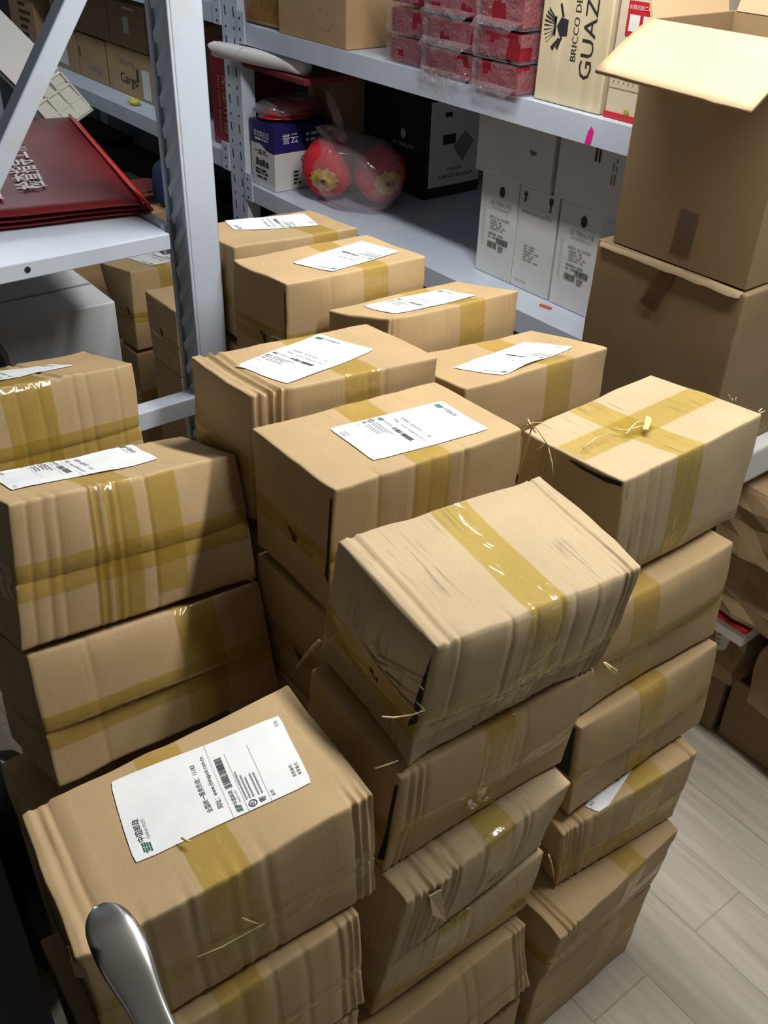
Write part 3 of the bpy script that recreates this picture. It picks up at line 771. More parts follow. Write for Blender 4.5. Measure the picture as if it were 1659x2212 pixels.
# right front stack
c, t = carton('D1', 'brown carton with two crossed tape strips and a straw tuft on its top', 'kraft_worn', seed=8, seam=.02, creases=cr(.08, .17, .25, .45, dep=.002, wid=.005), bulge=.005, lip=.001)
c.band(t, .42, half=.026, u1=.45)
c.tape_path(t, 'packing_tape', [('top', (.01, .48)), ('top', (.99, .50))], 'v', .024, M['tape'], off=.0016)
gap(c, t, [(.50, .966), (.75, .958), (.99, .985), (.99, .950), (.85, .925), (.62, .935), (.50, .955)])
c, t = carton('D2', 'brown carton directly beneath the carton with crossed tape', seed=9, seam=.45, lip=.010, bulge=.005)
c.band(t, .34, half=.026); c.seam_band(t, .020)
c, t = carton('D3', 'brown carton third in the right front stack, its left end flap gaping open', seed=10, seam=.44, creases=cr(.40, .5, dep=.0015), lip=.011, bulge=.005)
c.band(t, .50, half=.028); c.seam_band(t, .022)
V = [c.on('left', .97, .97, .004), c.on('left', .97, .47, .004), c.on('left', .80, .47, .003), c.on('left', .80, .97, .003)]
obj('end_gap_shade', V, [(0, 1, 2, 3)], M['hole'], t, False)  # flat dark patch for the shade behind the gaping end flap
c, t = carton('D4', 'brown carton with a white label corner sticking out over its front edge', seed=11, seam=.36, creases=cr(.03, .055, .08, .115, .15, dep=.005, wid=.0045) + cr(.22, .36, .60, dep=.002) + cr(.94, dep=.003), tcreases=cr(.10, dep=.003) + cr(.93, dep=.003), lip=.004)
c.band(t, .62, half=.03); c.seam_band(t, .018); c.label(t, LABUV['D4'], LP, .002)
c, t = carton('D5', 'brown carton with split left corner, fifth in the right front stack', seed=12, seam=.40, creases=cr(.06, .1, .14, dep=.003, wid=.004), tcreases=cr(.05, .09, dep=.004, wid=.005), crush=2.2)
c.band(t, .62, half=.022, zlo=.2); c.seam_band(t, .022)
c, t = carton('D6', 'brown carton on the wood-look floor at the bottom of the right front stack', seed=13, seam=.42, crush=1.6)
c.band(t, .62, half=.026, top=False, zlo=.5); c.seam_band(t, .018)
# second row
c, t = carton('F1', 'brown carton with a flat white postal label, directly behind the forward tilted carton', seed=14, seam=.42, creases=cr(.22, .40, .48, .57, .66, dep=.0025, wid=.005), bulge=.003)
c.band(t, .50, half=.026, zlo=.1); c.seam_band(t, .016); c.label(t, LABUV['F1'], LP, .0004); c.tick(t, .56, .36)
gap(c, t, [(.975, .93), (.995, .93), (.992, .25), (.955, .30), (.975, .50)])
c, t = carton('I1', 'brown carton with wavy label, between the crossed-tape carton and the rack', seed=15, creases=cr(.55, .66, dep=.0015), sag=.007)
c.band(t, .64, half=.028); c.seam_band(t, .018); c.label(t, LABUV['I1'], LP, .0035)
c, t = carton('G1', 'brown carton with four pleated creases at its left front corner, before the post', seed=16, creases=cr(.035, .085, .125, .165, dep=.006, wid=.005) + cr(.60, .69, dep=.002), tcreases=cr(.07, .12, dep=.0035, wid=.006))
c.band(t, .57, half=.028, material=M['tape_crinkled']); c.seam_band(t, .020); c.label(t, LABUV['G1'], LP, .0006)
c, t = carton('H1', 'brown carton with a tattered front top edge, beside the lower rack shelf', seed=17, creases=cr(.02, .05, dep=.004, wid=.004) + cr(.9, .93, dep=.003), sag=.006)
c.band(t, .62, half=.03); c.seam_band(t, .016); c.label(t, LABUV['H1'], LP, .001)
c, t = carton('J1', 'tall-looking brown carton with a white label, second from the far end of the aisle pile', seed=18, creases=cr(.3, dep=.001))
c.band(t, .62, half=.026, v0=0); c.seam_band(t, .020); c.label(t, LABUV['J1'], LP, .0008); c.tick(t, .6, .35)
gap(c, t, [(.98, .93), (.992, .93), (.992, .28), (.975, .28)])
c, t = carton('K1', 'brown carton with a white label, farthest of the aisle pile beside the perforated upright', seed=19)
c.band(t, .72, half=.028, material=M['tape_crinkled']); c.seam_band(t, .018); c.label(t, LABUV['K1'], LP, .0012)
# left stacks
c, t = carton('C1', 'brown carton with crumpled label and wrinkled tape, left of the pile below the brace', seed=20, seam=.46, creases=cr(.06, .12, .17, .30, .42, .55, dep=.0028, wid=.005) + cr(.33, .38, dep=.004, wid=.006), bulge=.006, dent=.003)
c.band(t, .40, half=.030); c.band(t, .62, half=.022, top=False, zlo=.1); c.seam_band(t, .022); c.label(t, LABUV['C1'], LP, .003)
c, t = carton('C2', 'brown carton under the crumpled-label carton at the left edge', seed=21, seam=.42, creases=cr(.22, .58, dep=.0015), lip=.009)
c.band(t, .68, half=.030, material=M['tape_crinkled']); c.seam_band(t, .022, material=M['tape_crinkled'])
c, t = carton('E1', 'brown carton with broad yellow tape, in front of the pale grey carton at left', seed=22, seam=.40, creases=cr(.30, .42, .62, .70, .88, dep=.003, wid=.006), tcreases=cr(.55, dep=.003), dent=.003)
c.band(t, .36, half=.04); c.seam_band(t, .022); c.label(t, LABUV['E1'], LP, .003)
# in the aisle behind the post
c, t = carton('M1', 'brown carton seen below the rack shelf, left of the rack post', seed=23)
c.band(t, .5); c.seam_band(t, .016); c.tick(t, .8, .45); c.label(t, [[.95, .75], [.80, .05], [.30, .10], [.40, .80]], LP, .001)

def box8(x0, x1, y0, y1, z0, z1):
    return [[x, y, z] for z in (z0, z1) for (x, y) in ((x0, y1), (x1, y1), (x0, y0), (x1, y0))]
def more(key, x0, x1, y0, y1, z0, z1, label, m='kraft', group=CG, plain=False, **kw):
    CART[key] = box8(x0, x1, y0, y1, z0, z1)
    if plain: kw.setdefault('dent', .0004); kw.setdefault('sag', .001)
    c = Carton(CART[key], **kw)
    t = thing('carton', label, 'carton', c.base, group)
    c.body(t, M[m], n=(6, 4, 6) if plain else (12, 7, 8))
    if not plain:
        c.band(t, .5); c.seam_band(t, .018)
    return c, t
more('M2', 1.05, 1.31, 2.53, 2.67, .245, .487, 'brown carton low in the aisle, under the carton left of the rack post', seed=24)
c, t = more('N1', 1.005, 1.30, 2.14, 2.31, .585, .775, 'brown carton showing as a narrow strip right beside the left side of the rack post', seed=25); c.tick(t, .5, .5)
c, t = more('F2b', .517, .80, .742, .918, .785, .966, 'brown carton directly under the flat-labelled carton behind the tilted one', seed=26); c.tick(t, .6, .35)
more('F3', .515, .80, .75, .915, .60, .782, 'brown carton two below the flat-labelled carton, in the dark gap of the pile', seed=27)
more('J2', .79, 1.08, 1.258, 1.425, .795, .975, 'brown carton under the tall-looking labelled carton, left end showing beside the post', seed=28)
more('K2', .858, 1.135, 1.543, 1.708, .762, .942, 'brown carton under the farthest labelled carton, end showing beside the post', seed=29)
more('C3', .145, .45, .85, 1.02, .535, .700, 'brown carton third down at the left edge, its creased end above the steel handle carton', seed=30, creases=cr(.05, .1, dep=.004))
more('A3', .068, .365, .47, .64, .425, .632, 'brown carton third down in the steel handle stack, at the bottom photo edge', seed=31, creases=cr(.90, .95, dep=.006, wid=.004), crush=2)
more('E2', .262, .555, 1.345, 1.515, .655, .822, 'brown carton under the broad-taped carton at left, mostly hidden', seed=32)
more('B6', .445, .73, .50, .665, .004, .192, 'brown carton at the floor under the centre front stack', seed=33, crush=2)
HG = 'hidden lower cartons'
HL = 'brown carton low in a pile, hidden behind the cartons in front'
def hidden(x0, x1, y0, y1, ztop, n):
    for i in range(n):
        h = ztop / n
        more('h%f%f%d' % (x0, y0, i), x0, x1, y0, y1, i * h + .001, (i + 1) * h - .001, HL, group=HG, plain=True, seed=40 + i)
hidden(.07, .36, .475, .64, .423, 2)
hidden(.515, .80, .75, .915, .598, 3)
hidden(.53, .825, .932, 1.095, .975, 5)
hidden(.868, 1.16, 1.10, 1.245, .932, 5)
hidden(.880, 1.175, .912, 1.055, .892, 5)
hidden(.79, 1.08, 1.258, 1.425, .793, 4)
hidden(.858, 1.135, 1.543, 1.708, .760, 4)
hidden(.145, .44, .85, 1.015, .533, 3)
hidden(.262, .555, 1.345, 1.515, .653, 4)
hidden(1.05, 1.31, 2.53, 2.67, .243, 1)
hidden(1.005, 1.30, 2.14, 2.31, .583, 3)

# ------------------------------------------------------------------ racks
XR = 1.65; ZL = 0.835; ZT = 1.318; XB = 2.32
def upright(parent, x0, x1, y0, y1, z0, z1, holes_x=False, holes_y=False, mats=None):
    b = MB().box(x0, x1, y0, y1, z0, z1)
    o = b.build('upright', mats or M['steel'], parent)
    return o
rack = thing('storage_rack', 'long blue-grey steel storage rack with perforated upright along the right wall', 'rack', (1.98, 2.0, 0))
UY0, UY1 = 2.86, 2.955
def perforated(parent, y0, y1, z0, z1, x=XR, depth=0.05, thick=0.003):
    b = MB().box(x, x + thick, y0, y1, z0, z1).box(x, x + depth, y0 - thick, y0, z0, z1).box(x, x + depth, y1, y1 + thick, z0, z1)
    o = b.build('upright', M['steel'], parent)
    h = MB()
    z = z0 + 0.04; k = 0
    while z < z1 - 0.03:
        for yc in (y0 + 0.022, y1 - 0.022):
            if k % 2 == 0:
                w = 0.0045
                h.add([(x - 0.0006, yc - w, z), (x - 0.0006, yc + w * .4, z + .002), (x - 0.0006, yc + w, z + 0.03), (x - 0.0006, yc - w * .3, z + 0.028)], [(0, 1, 2, 3)])
            else:
                h.add([(x - 0.0006, yc + 0.004 * math.cos(a * math.pi / 4), z + 0.012 + 0.005 * math.sin(a * math.pi / 4)) for a in range(8)], [tuple(range(8))])
        z += 0.043; k += 1
    h.build('slots', M['hole'], o)
    return o
perforated(rack, UY0, UY1, 0.0, 2.38)
perforated(rack, 0.30, 0.395, 0.0, 2.38)
perforated(rack, 5.45, 5.545, 0.0, 2.38)
for y in (UY0, 0.30, 5.45):
    MB().box(XB - .05, XB, y, y + .095, 0, 2.38).build('upright', M['steel'], rack)
def beam(y0, y1, ztop, h=0.056, x=XR):
    b = MB()
    b.box(x, x + 0.045, y0, y1, ztop - h, ztop - 0.0215).box(x, x + .010, y0, y1, ztop - 0.0215, ztop + .0005)
    b.build('beam', M['steel'], rack)
    for yy, s in ((y0, 1), (y1, -1)):
        p = MB().box(x - 0.004, x, min(yy, yy + s * .045) , max(yy, yy + s * .045), ztop - h, ztop + .035)
        o = p.build('beam_bracket', M['steel'], rack)
        q = MB()
        for dz in (-.045, -.015, .015):
            q.add([(x - .0048, yy + s * .02 + .0045 * math.cos(a * math.pi / 4), ztop + dz + .0045 * math.sin(a * math.pi / 4)) for a in range(8)], [tuple(range(8))])
        q.build('bolt_hole', M['hole'], o)
    MB().box(XB - .045, XB, y0, y1, ztop - h, ztop - .002).build('beam', M['steel'], rack)
def panel(y0, y1, ztop):
    MB().box(XR + 0.0102, XB, y0 + .0015, y1 - .0015, ztop - 0.02, ztop).build('shelf_panel', M['steel'], rack)
for (y0, y1, zl, zt) in ((0.40, UY0, ZL, ZT), (UY1 + .004, 5.45, 0.905, 1.355)):
    for z in ((zl, zt) if y0 < 1 else (zl, zt, 0.22)):
        beam(y0, y1, z)
    ys = [y0 + .004, 1.26, 2.105, y1 - .004] if y0 < 1 else [y0 + .004, 4.2, y1 - .004]
    for a, b2 in zip(ys, ys[1:]):
        for z in ((zl, zt) if y0 < 1 else (zl, zt, 0.22)): panel(a, b2, z)
a = at(1275, 268, 0, XR); 
mk = MB(); z0, z1 = at(1268, 312, 0, XR).z, at(1278, 272, 0, XR).z; y = at(1273, 290, 0, XR).y
mk.add([(XR - .0008, y + .009, z0), (XR - .0008, y - .008, z0), (XR - .0008, y - .012, z1 - .010), (XR - .0008, y - .004, z1), (XR - .0008, y + .004, z1 - .012)], [(0, 1, 2, 3, 4)])
o = mk.build('pink_mark', M['pink'], rack)

# left rack, seen from its end
lr = thing('storage_rack', 'blue-grey steel rack at left with thick post, diagonal brace and grey shelf', 'rack', (0.3, 2.4, 0))
PX0, PX1, PY0, PY1 = 0.782, 0.848, 1.58, 1.662
def omega(x0, x1, y0, y1, z1, flip=False):
    """Post rolled as an open channel towards -X with slanted ribs inside."""
    b = MB()
    t = 0.004
    b.box(x0 + .006, x1, y0, y0 + t, 0, z1)
    b.box(x1 - t, x1, y0, y1, 0, z1).box(x0 + .006, x1, y1 - t, y1, 0, z1)
    b.box(x0, x0 + .006, y0, y0 + .012, 0, z1).box(x0, x0 + .006, y1 - .010, y1, 0, z1)
    b.box(x0 + .012, x0 + .016, y0 + t, y1 - t, 0, z1)
    o = b.build('post', M['steel_dirty'], lr)
    q = MB(); z = 0.03
    while z < z1 - .1:
        q.frame((x0 + .0055, y1 - .014, z), (.007, 0, 0), (0, -(y1 - y0 - .030), .055), (0, .004, .016)); z += .052
    q.build('slanted_ribs', M['steel'], o)
    bb = o.modifiers.new('edge', 'BEVEL'); bb.width = .003; bb.segments = 2; bb.limit_method = 'ANGLE'
    return o
omega(PX0, PX1, PY0, PY1, 2.38)
MB().box(-.30, -.234, PY0, PY1, 0, 2.38).build('post', M['steel'], lr)
MB().box(PX0, PX1, 4.2, 4.28, 0, 2.38).build('post', M['steel'], lr)
MB().box(-.30, -.234, 4.2, 4.28, 0, 2.38).build('post', M['steel'], lr)
# diagonal and level braces in the end frame
e1, e2 = at(0, 418, 1, 1.58), at(189, 0, 1, 1.58); f1, f2 = at(0, 310, 1, 1.58), at(142, 0, 1, 1.58)
m1, m2 = (e1 + f1) / 2, (e2 + f2) / 2
dr = (m2 - m1).normalized(); nrm = Vector((-dr.z, 0, dr.x))
wd = abs((e1 - f1).dot(nrm))
A0 = m1 - dr * ((m1.x + .26) / dr.x); B0 = m2 + dr * ((PX0 - m2.x) / dr.x)
t_end = min((PX0 - .002 - m1.x) / dr.x, (2.3 - m1.z) / dr.z)
B0 = m1 + dr * t_end
t_start = max((-.23 - m1.x) / dr.x, (0.86 - m1.z) / dr.z)
A0 = m1 + dr * t_start
br_ = MB().bar(A0 + Vector((0, .020, 0)), B0 + Vector((0, .020, 0)), (0, 1, 0), wd, .040)
o = br_.build('diagonal_brace', M['steel_dirty'], lr); bb = o.modifiers.new('edge', 'BEVEL'); bb.width = .003; bb.segments = 2
zb = at(360, 877, 1, 1.585).z
o = MB().box(-.234, PX0, 1.585, 1.625, zb - .040, zb).build('level_brace', M['steel'], lr); bb = o.modifiers.new('edge', 'BEVEL'); bb.width = .002; bb.segments = 2
ZS = 1.178
sh = MB().box(-.234, .755, 1.60, 4.2, ZS - .028, ZS - .001).box(-.234, .755, 1.596, 1.604, ZS - .030, ZS)
o = sh.build('shelf_panel', M['steel'], lr); bb = o.modifiers.new('edge', 'BEVEL'); bb.width = .002; bb.segments = 2
hp = at(60, 583, 1, 1.595)
q = MB().add([(hp.x + .0055 * math.cos(a * math.pi / 6), 1.5953, hp.z + .0055 * math.sin(a * math.pi / 6)) for a in range(12)], [tuple(range(12))])
q.build('bolt_hole', M['hole'], o)
o = MB().box(.760, .778, 1.64, 4.2, ZS - .055, ZS + .002).build('beam', M['steel'], lr)
MB().box(-.234, .755, 1.60, 4.2, 1.95, 1.98).build('shelf_panel', M['steel'], lr)
MB().box(.760, .778, 1.64, 4.2, 1.93, 1.985).build('beam', M['steel'], lr)

# ------------------------------------------------------------------ ceiling lamps
for (lx, ly), lab in ((LAMP_POS[:2], 'long tube ceiling lamp above the carton pile'), ((1.15, 4.0), 'added tube lamp housing for the fill light over the far aisle')):  # the second lamp is added, a housing for the far fill light
    t = thing('ceiling_lamp', lab, 'lamp', (lx, ly, 2.40))
    MB().box(lx - .05, lx + .05, ly - .88, ly + .88, 2.40, 2.449).build('housing', M['lamp_body'], t)
    MB().tube([(lx, ly - .86, 2.385), (lx, ly + .86, 2.385)], .013, 12).build('tube', M['styro'], t, True)

# ------------------------------------------------------------------ big open cartons at right
BX0, BX1 = 1.40, 1.625
ztop, zmid, zlow = 1.555, 1.183, .858
Y0, Y1 = .812, 1.098
def open_carton():
    t = thing('open_carton', 'large open brown carton with a lit flap folded out, topmost at right', 'carton', ((BX0 + BX1) / 2, (Y0 + Y1) / 2, zmid))
    th = .005
    b = MB()
    def wall(x0, x1, y0, y1):
        b.box(x0, x1, y0, y1, zmid + .003, ztop)
    wall(BX0, BX0 + th, Y0, Y1); wall(BX1 - th, BX1, Y0, Y1); wall(BX0 + th, BX1 - th, Y0, Y0 + th); wall(BX0 + th, BX1 - th, Y1 - th, Y1)
    b.box(BX0 + th, BX1 - th, Y0 + th, Y1 - th, zmid + .003, zmid + .008)
    o = b.build('body', M['kraft_big'], t); bb = o.modifiers.new('edge', 'BEVEL'); bb.width = .0015; bb.segments = 2
    # outer flap, folded out towards the pile; a shallow crease near its right end
    h0, h1 = Vector((BX0, Y1, ztop)), Vector((BX0, Y0 - .01, ztop))
    g0, g1 = at(1285, 150, 0, 1.25), at(1623, 240, 0, 1.25)
    N, K = 14, 8
    V, F = [], []
    for k in range(K + 1):
        for i in range(N + 1):
            s, r2 = i / N, k / K
            p = (h0 * (1 - s) + h1 * s) * (1 - r2) + (g0 * (1 - s) + g1 * s) * r2
            crs = .002 * math.exp(-((s - .80) / .02) ** 2) + .0015 * math.exp(-((s - .90) / .02) ** 2)
            p.z -= crs - .004 * math.sin(math.pi * r2)
            if k == K or i == 0: p += Vector((noise.noise(Vector((s * 19, 1, k))) * .004, noise.noise(Vector((r2 * 17, 5, i))) * .003, 0))
            V.append(p)
    n1 = len(V)
    nn = (g0 - h0).cross(h1 - h0).normalized()
    if nn.z < 0: nn = -nn
    V += [p - nn * .006 for p in V]
    for k in range(K):
        for i in range(N):
            q = k * (N + 1) + i
            F.append((q, q + N + 1, q + N + 2, q + 1)); F.append((n1 + q, n1 + q + 1, n1 + q + N + 2, n1 + q + N + 1))
    mi = [0] * len(F)
    for i in range(N):
        q = K * (N + 1) + i; F.append((q, n1 + q, n1 + q + 1, q + 1)); mi.append(1)
    for k in range(K):
        q = k * (N + 1); F.append((q, n1 + q, n1 + q + N + 1, q + N + 1)); mi.append(1)
        q = k * (N + 1) + N; F.append((q, q + N + 1, n1 + q + N + 1, n1 + q)); mi.append(1)
    uv = [[(V[i].y, V[i].x) for i in f] for f in F]
    obj('flap', V, F, [M['kraft_flap'], M['kraft_edge']], t, True, uv, mi)
    # standing flaps at the far side and the back
    fb = MB().frame((BX0 + .004, Y1 - .002, ztop), (BX1 - BX0 - .02, .0, 0), (0, .005, 0), (0.012, .05, .13)); fb.build('flap', M['kraft_flap'], t)
    fb = MB().frame((BX1 - .006, Y0 + .01, ztop), (.005, 0, 0), (0, Y1 - Y0 - .02, 0), (.05, 0, .15)); fb.build('flap', M['kraft_flap'], t)
    fb = MB().frame((BX0 + .01, Y0 + .004, ztop - .002), (BX1 - BX0 - .02, 0, 0), (0, 0, .005), (.01, -.12, -.03)); fb.build('flap', M['kraft_flap'], t)
    pts = [at(x, y, 0, BX0) for x, y in ((1473, 449), (1512, 465), (1487, 560), (1447, 546))]
    obj('brown_tape', [p - Vector((.0012, 0, 0)) for p in pts], [(0, 1, 2, 3)], M['tape_brown'], t, False)
open_carton()
t = thing('carton', 'large brown carton under the open-topped carton at right, with a short dark tape', 'carton', (1.51, .96, zlow), None)
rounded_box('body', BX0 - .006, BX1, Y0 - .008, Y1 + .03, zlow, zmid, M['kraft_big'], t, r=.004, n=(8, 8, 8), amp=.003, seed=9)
pts = [at(x, y, 0, BX0 - .006) for x, y in ((1433, 576), (1462, 590), (1417, 675), (1385, 651))]
obj('brown_tape', [p - Vector((.0042, 0, 0)) for p in pts], [(0, 1, 2, 3)], M['tape_brown'], t, False)
e = MB()
V = []
for i in range(15):
    s = i / 14; yy = (Y1 + .02) * (1 - s) + Y0 * s
    V += [(BX0 - .010, yy, zmid - .003 + .003 * noise.noise(Vector((s * 14, 0, 2)))), (BX0 - .002, yy, zmid + .001), (BX0 - .012, yy, zmid - .008 - .006 * abs(noise.noise(Vector((s * 9, 3, 2)))))]
obj('torn_edge', V, [f for i in range(14) for f in ((i * 3, i * 3 + 3, i * 3 + 4, i * 3 + 1), (i * 3 + 2, i * 3 + 5, i * 3 + 3, i * 3))], M['kraft_flap'], t)
# what they stand on
tag(rounded_box('foam_box', 1.43, 1.645, .775, 1.09, .783, .856, M['styro'], None, r=.006, n=(3, 3, 3), origin=(1.54, .93, .783)), 'white foam box squeezed under the large brown cartons at right', 'box')
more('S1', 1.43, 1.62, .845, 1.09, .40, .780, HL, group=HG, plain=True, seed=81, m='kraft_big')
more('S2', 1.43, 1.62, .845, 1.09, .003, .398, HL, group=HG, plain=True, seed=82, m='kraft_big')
def crumpled(name, x0, x1, y0, y1, z0, z1, seed, label, amp=.022, n=(3, 4, 4), cat='parcel'):
    """Block wrapped in kraft paper: faceted folds."""
    g = [grid_lines(d, .006, k) for d, k in ((x1 - x0, n[0]), (y1 - y0, n[1]), (z1 - z0, n[2]))]
    P, F, code = cube_surface(*g)
    r = random.Random(seed); V = []
    for p in P:
        q = Vector((x0 + p[0] * (x1 - x0), y1 - p[1] * (y1 - y0), z0 + p[2] * (z1 - z0)))
        d = noise.noise_vector(q * 13 + Vector((seed * 3.3, 0, seed))) * amp + noise.noise_vector(q * 37 + Vector((seed, 9, 0))) * amp * .3
        d.z *= (0.15 if p[2] < .05 else .7)
        # keep the wrap inside its own block
        q = q + d - Vector(((p[0] - .5) * 2 * amp * .55, -(p[1] - .5) * 2 * amp * .55, (p[2] - .3) * amp * .5 if p[2] > .1 else 0))
        q.z = max(q.z, z0 + .001)
        V.append(q)
    T = []
    for f in F:
        T += [(f[0], f[1], f[2]), (f[0], f[2], f[3])] if (f[0] + f[2]) % 2 else [(f[0], f[1], f[3]), (f[1], f[2], f[3])]
    o = obj(name, V, T, M['kraft_paper'], None, False, origin=((x0 + x1) / 2, (y0 + y1) / 2, z0))
    return tag(o, label, cat, 'kraft paper parcels')
crumpled('paper_parcel', 1.535, 1.86, .60, .835, .60, .765, 3, 'crumpled kraft paper parcel below the white foam box, topmost of its heap')
crumpled('paper_parcel', 1.560, 1.88, .55, .83, .432, .597, 5, 'crumpled kraft paper parcel in the middle of the heap at right, above the red-edged box'  , n=(4, 4, 4))
crumpled('paper_parcel', 1.61, 1.88, .50, .70, .195, .425, 8, 'crumpled kraft paper parcel on the floor carton, right of the red-edged box', n=(4, 4, 4))
crumpled('paper_parcel', 1.62, 1.88, .72, .86, .195, .366, 9, 'small twisted kraft paper parcel under the red-edged box', n=(3, 4, 4))
t = thing('flat_box', 'thin white box with a bright red lid edge poking out of the paper parcels', 'box', (1.66, .76, .355))
MB().box(1.575, 1.80, .712, .838, .372, .410).build('tray', M['white_box'], t)
MB().box(1.572, 1.803, .709, .841, .410, .420).build('lid', M['red_trim'], t)
t = thing('printed_pouch', 'grey printed paper pouch hanging under the red-edged box', 'pouch', (1.6, .80, .24))
pv = [at(x, y, 0, 1.60) for x, y in ((1547, 1345), (1588, 1352), (1562, 1405), (1545, 1402))]
obj('pouch', pv + [p + Vector((.012, 0, 0)) for p in pv], [(0, 1, 2, 3), (7, 6, 5, 4), (0, 4, 5, 1), (1, 5, 6, 2), (2, 6, 7, 3), (3, 7, 4, 0)], M['styro'], t, False)
pp = Print2D().lines(.1, .9, .8, 4, .2, .09, 4)
pp.on('print', lambda a, b: pv[3] + (pv[2] - pv[3]) * a + (pv[0] - pv[3]) * b * .9 - Vector((.001, 0, 0)), [M['ink_grey']] * 3, t)
t = thing('carton', 'brown carton on the floor at the right photo edge, below the paper parcels', 'carton', (1.78, .63, 0))
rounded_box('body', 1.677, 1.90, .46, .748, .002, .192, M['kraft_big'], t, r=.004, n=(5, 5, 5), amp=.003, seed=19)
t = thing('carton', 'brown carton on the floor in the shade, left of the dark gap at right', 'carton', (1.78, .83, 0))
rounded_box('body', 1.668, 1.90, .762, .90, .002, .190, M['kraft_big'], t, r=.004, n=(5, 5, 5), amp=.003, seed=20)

# ------------------------------------------------------------------ things on the upper shelf of the long rack
ZU = ZT + .001
def wrapped_bubble(y0, y1, k, x0, lab, rows_h=.0665, flap=False):
    z0 = ZU + k * rows_h + .0015
    z1 = z0 + rows_h - .006
    t = thing('gift_box', lab, 'box', ((x0 + .12), (y0 + y1) / 2, z0), 'bubble-wrapped red boxes')
    rounded_box('box', x0 + .008, x0 + .25, y0 + .008, y1 - .008, z0 + .003, z1 - .003, M['red_box'], t, r=.003, n=(3, 4, 3))
    # loose bubble wrap around it
    g = [grid_lines(.256, .006, 9), grid_lines(y1 - y0, .006, 9), grid_lines(z1 - z0, .006, 5)]
    P, F, code = cube_surface(*g); V = []
    sd = hash((round(y0, 3), k)) % 97 if False else int(y0 * 100) + k * 7
    for p in P:
        q = Vector((x0 + p[0] * .256, y1 - p[1] * (y1 - y0), z0 + p[2] * (z1 - z0)))
        nv = noise.noise_vector(q * 38 + Vector((sd, 0, 0)))
        amp = .0045 if p[2] > .04 else .0008
        out = Vector(((p[0] - .5) * 2, -(p[1] - .5) * 2, (p[2] - .5) * 2)); out.normalize()
        q += Vector((nv.x * amp, nv.y * amp * .6, nv.z * amp * .35)) + Vector((out.x * .003, 0, 0)) * (1 + nv.y)
        V.append(q)
    keep = [f for f in F if not (V[f[0]].x < x0 + .02 and noise.noise(Vector((V[f[0]].y * 19, V[f[0]].z * 21, sd * 3.1))) > .22)]
    obj('bubble_wrap', V, keep, M['bubble'], t, False)
    if flap:
        V, F2 = [], []
        for j in range(7):
            for i in range(9):
                s, r2 = i / 8, j / 6
                V.append((x0 - .004 - .014 * math.sin(r2 * 2.4) + .008 * noise.noise(Vector((s * 5, r2 * 4, sd))), y1 - .005 - s * (y1 - y0) * (1 - .25 * r2) , z0 + .018 - r2 * (.055 if flap == 1 else .03) * (1 + .5 * noise.noise(Vector((s * 6, 2, sd))))))
        for j in range(6):
            for i in range(8): F2.append((j * 9 + i, j * 9 + i + 1, (j + 1) * 9 + i + 1, (j + 1) * 9 + i))
        obj('wrap_flap', V, F2, M['bubble'], t, True)
RN = ('bottom', 'second', 'third', 'fourth')
for ci, (y0, y1, nrow, x0, cn) in enumerate(((1.612, 1.762, 4, XR - .018, 'right column beside the wooden crate'), (1.772, 1.952, 4, XR - .012, 'middle column'), (1.962, 2.125, 3, XR + .012, 'left column beside the plain carton'))):
    for k in range(nrow):
        wrapped_bubble(y0, y1, k, x0, 'bubble-wrapped red box, %s in the %s' % (RN[k] + (' from below' if k else ''), cn), flap={(0, 0): 2, (1, 0): 1, (1, 1): 2, (0, 2): 2, (0, 1): 0, (1, 2): 2}.get((ci, k), 0))
# white torn scrap of wrap hanging over the beam belongs to the lowest middle box
# wooden wine crate
cx0, cy0, cy1 = 1.672, 1.404, 1.598
t = thing('wooden_crate', 'pale pine wine crate standing on end, with branded black lettering', 'crate', (1.76, 1.5, ZU))
CZ1 = ZU + .52
o = MB().box(cx0, cx0 + .17, cy0, cy1, ZU, CZ1).build('crate', M['wood'], t); bb = o.modifiers.new('edge', 'BEVEL'); bb.width = .004; bb.segments = 3
g = Print2D()
g.text('BRICCO DEI', .050, .080, .021, width=.125).text('GUAZZI', .020, .036, .046, width=.200)
r = random.Random(4)
# crest: crowned shield with feathers
n0 = len(g.v)
g.poly([(.155, .128), (.185, .128), (.188, .148), (.170, .158), (.152, .148)]).poly([(.150, .160), (.190, .160), (.186, .166), (.154, .166)])
for k in range(9):
    a = -.9 + k * .225
    g.poly([(.170 + .012 * math.sin(a), .160), (.170 + .040 * math.sin(a) - .003, .165 + .028 * math.cos(a)), (.170 + .044 * math.sin(a), .168 + .026 * math.cos(a)), (.170 + .016 * math.sin(a), .160)])
g.poly([(.125, .150), (.150, .140), (.152, .145), (.130, .156)]).poly([(.122, .163), (.128, .170), (.150, .150), (.146, .148)]).poly([(.190, .140), (.214, .150), (.212, .155), (.189, .146)])
g.v[n0:] = [(a - .060, b - .018) for a, b in g.v[n0:]]
# reading direction is upwards (+Z); artwork up is towards the left (+Y)
p_ = at(1243, 165, 0, cx0)
base = Vector((cx0, cy0, ZU))
gy = p_.z - ZU - .022
g.on('lettering', lambda a, b: Vector((cx0 - .001, cy0 + b * 1.05, ZU + gy + a)), [M['ink']] * 3, t)
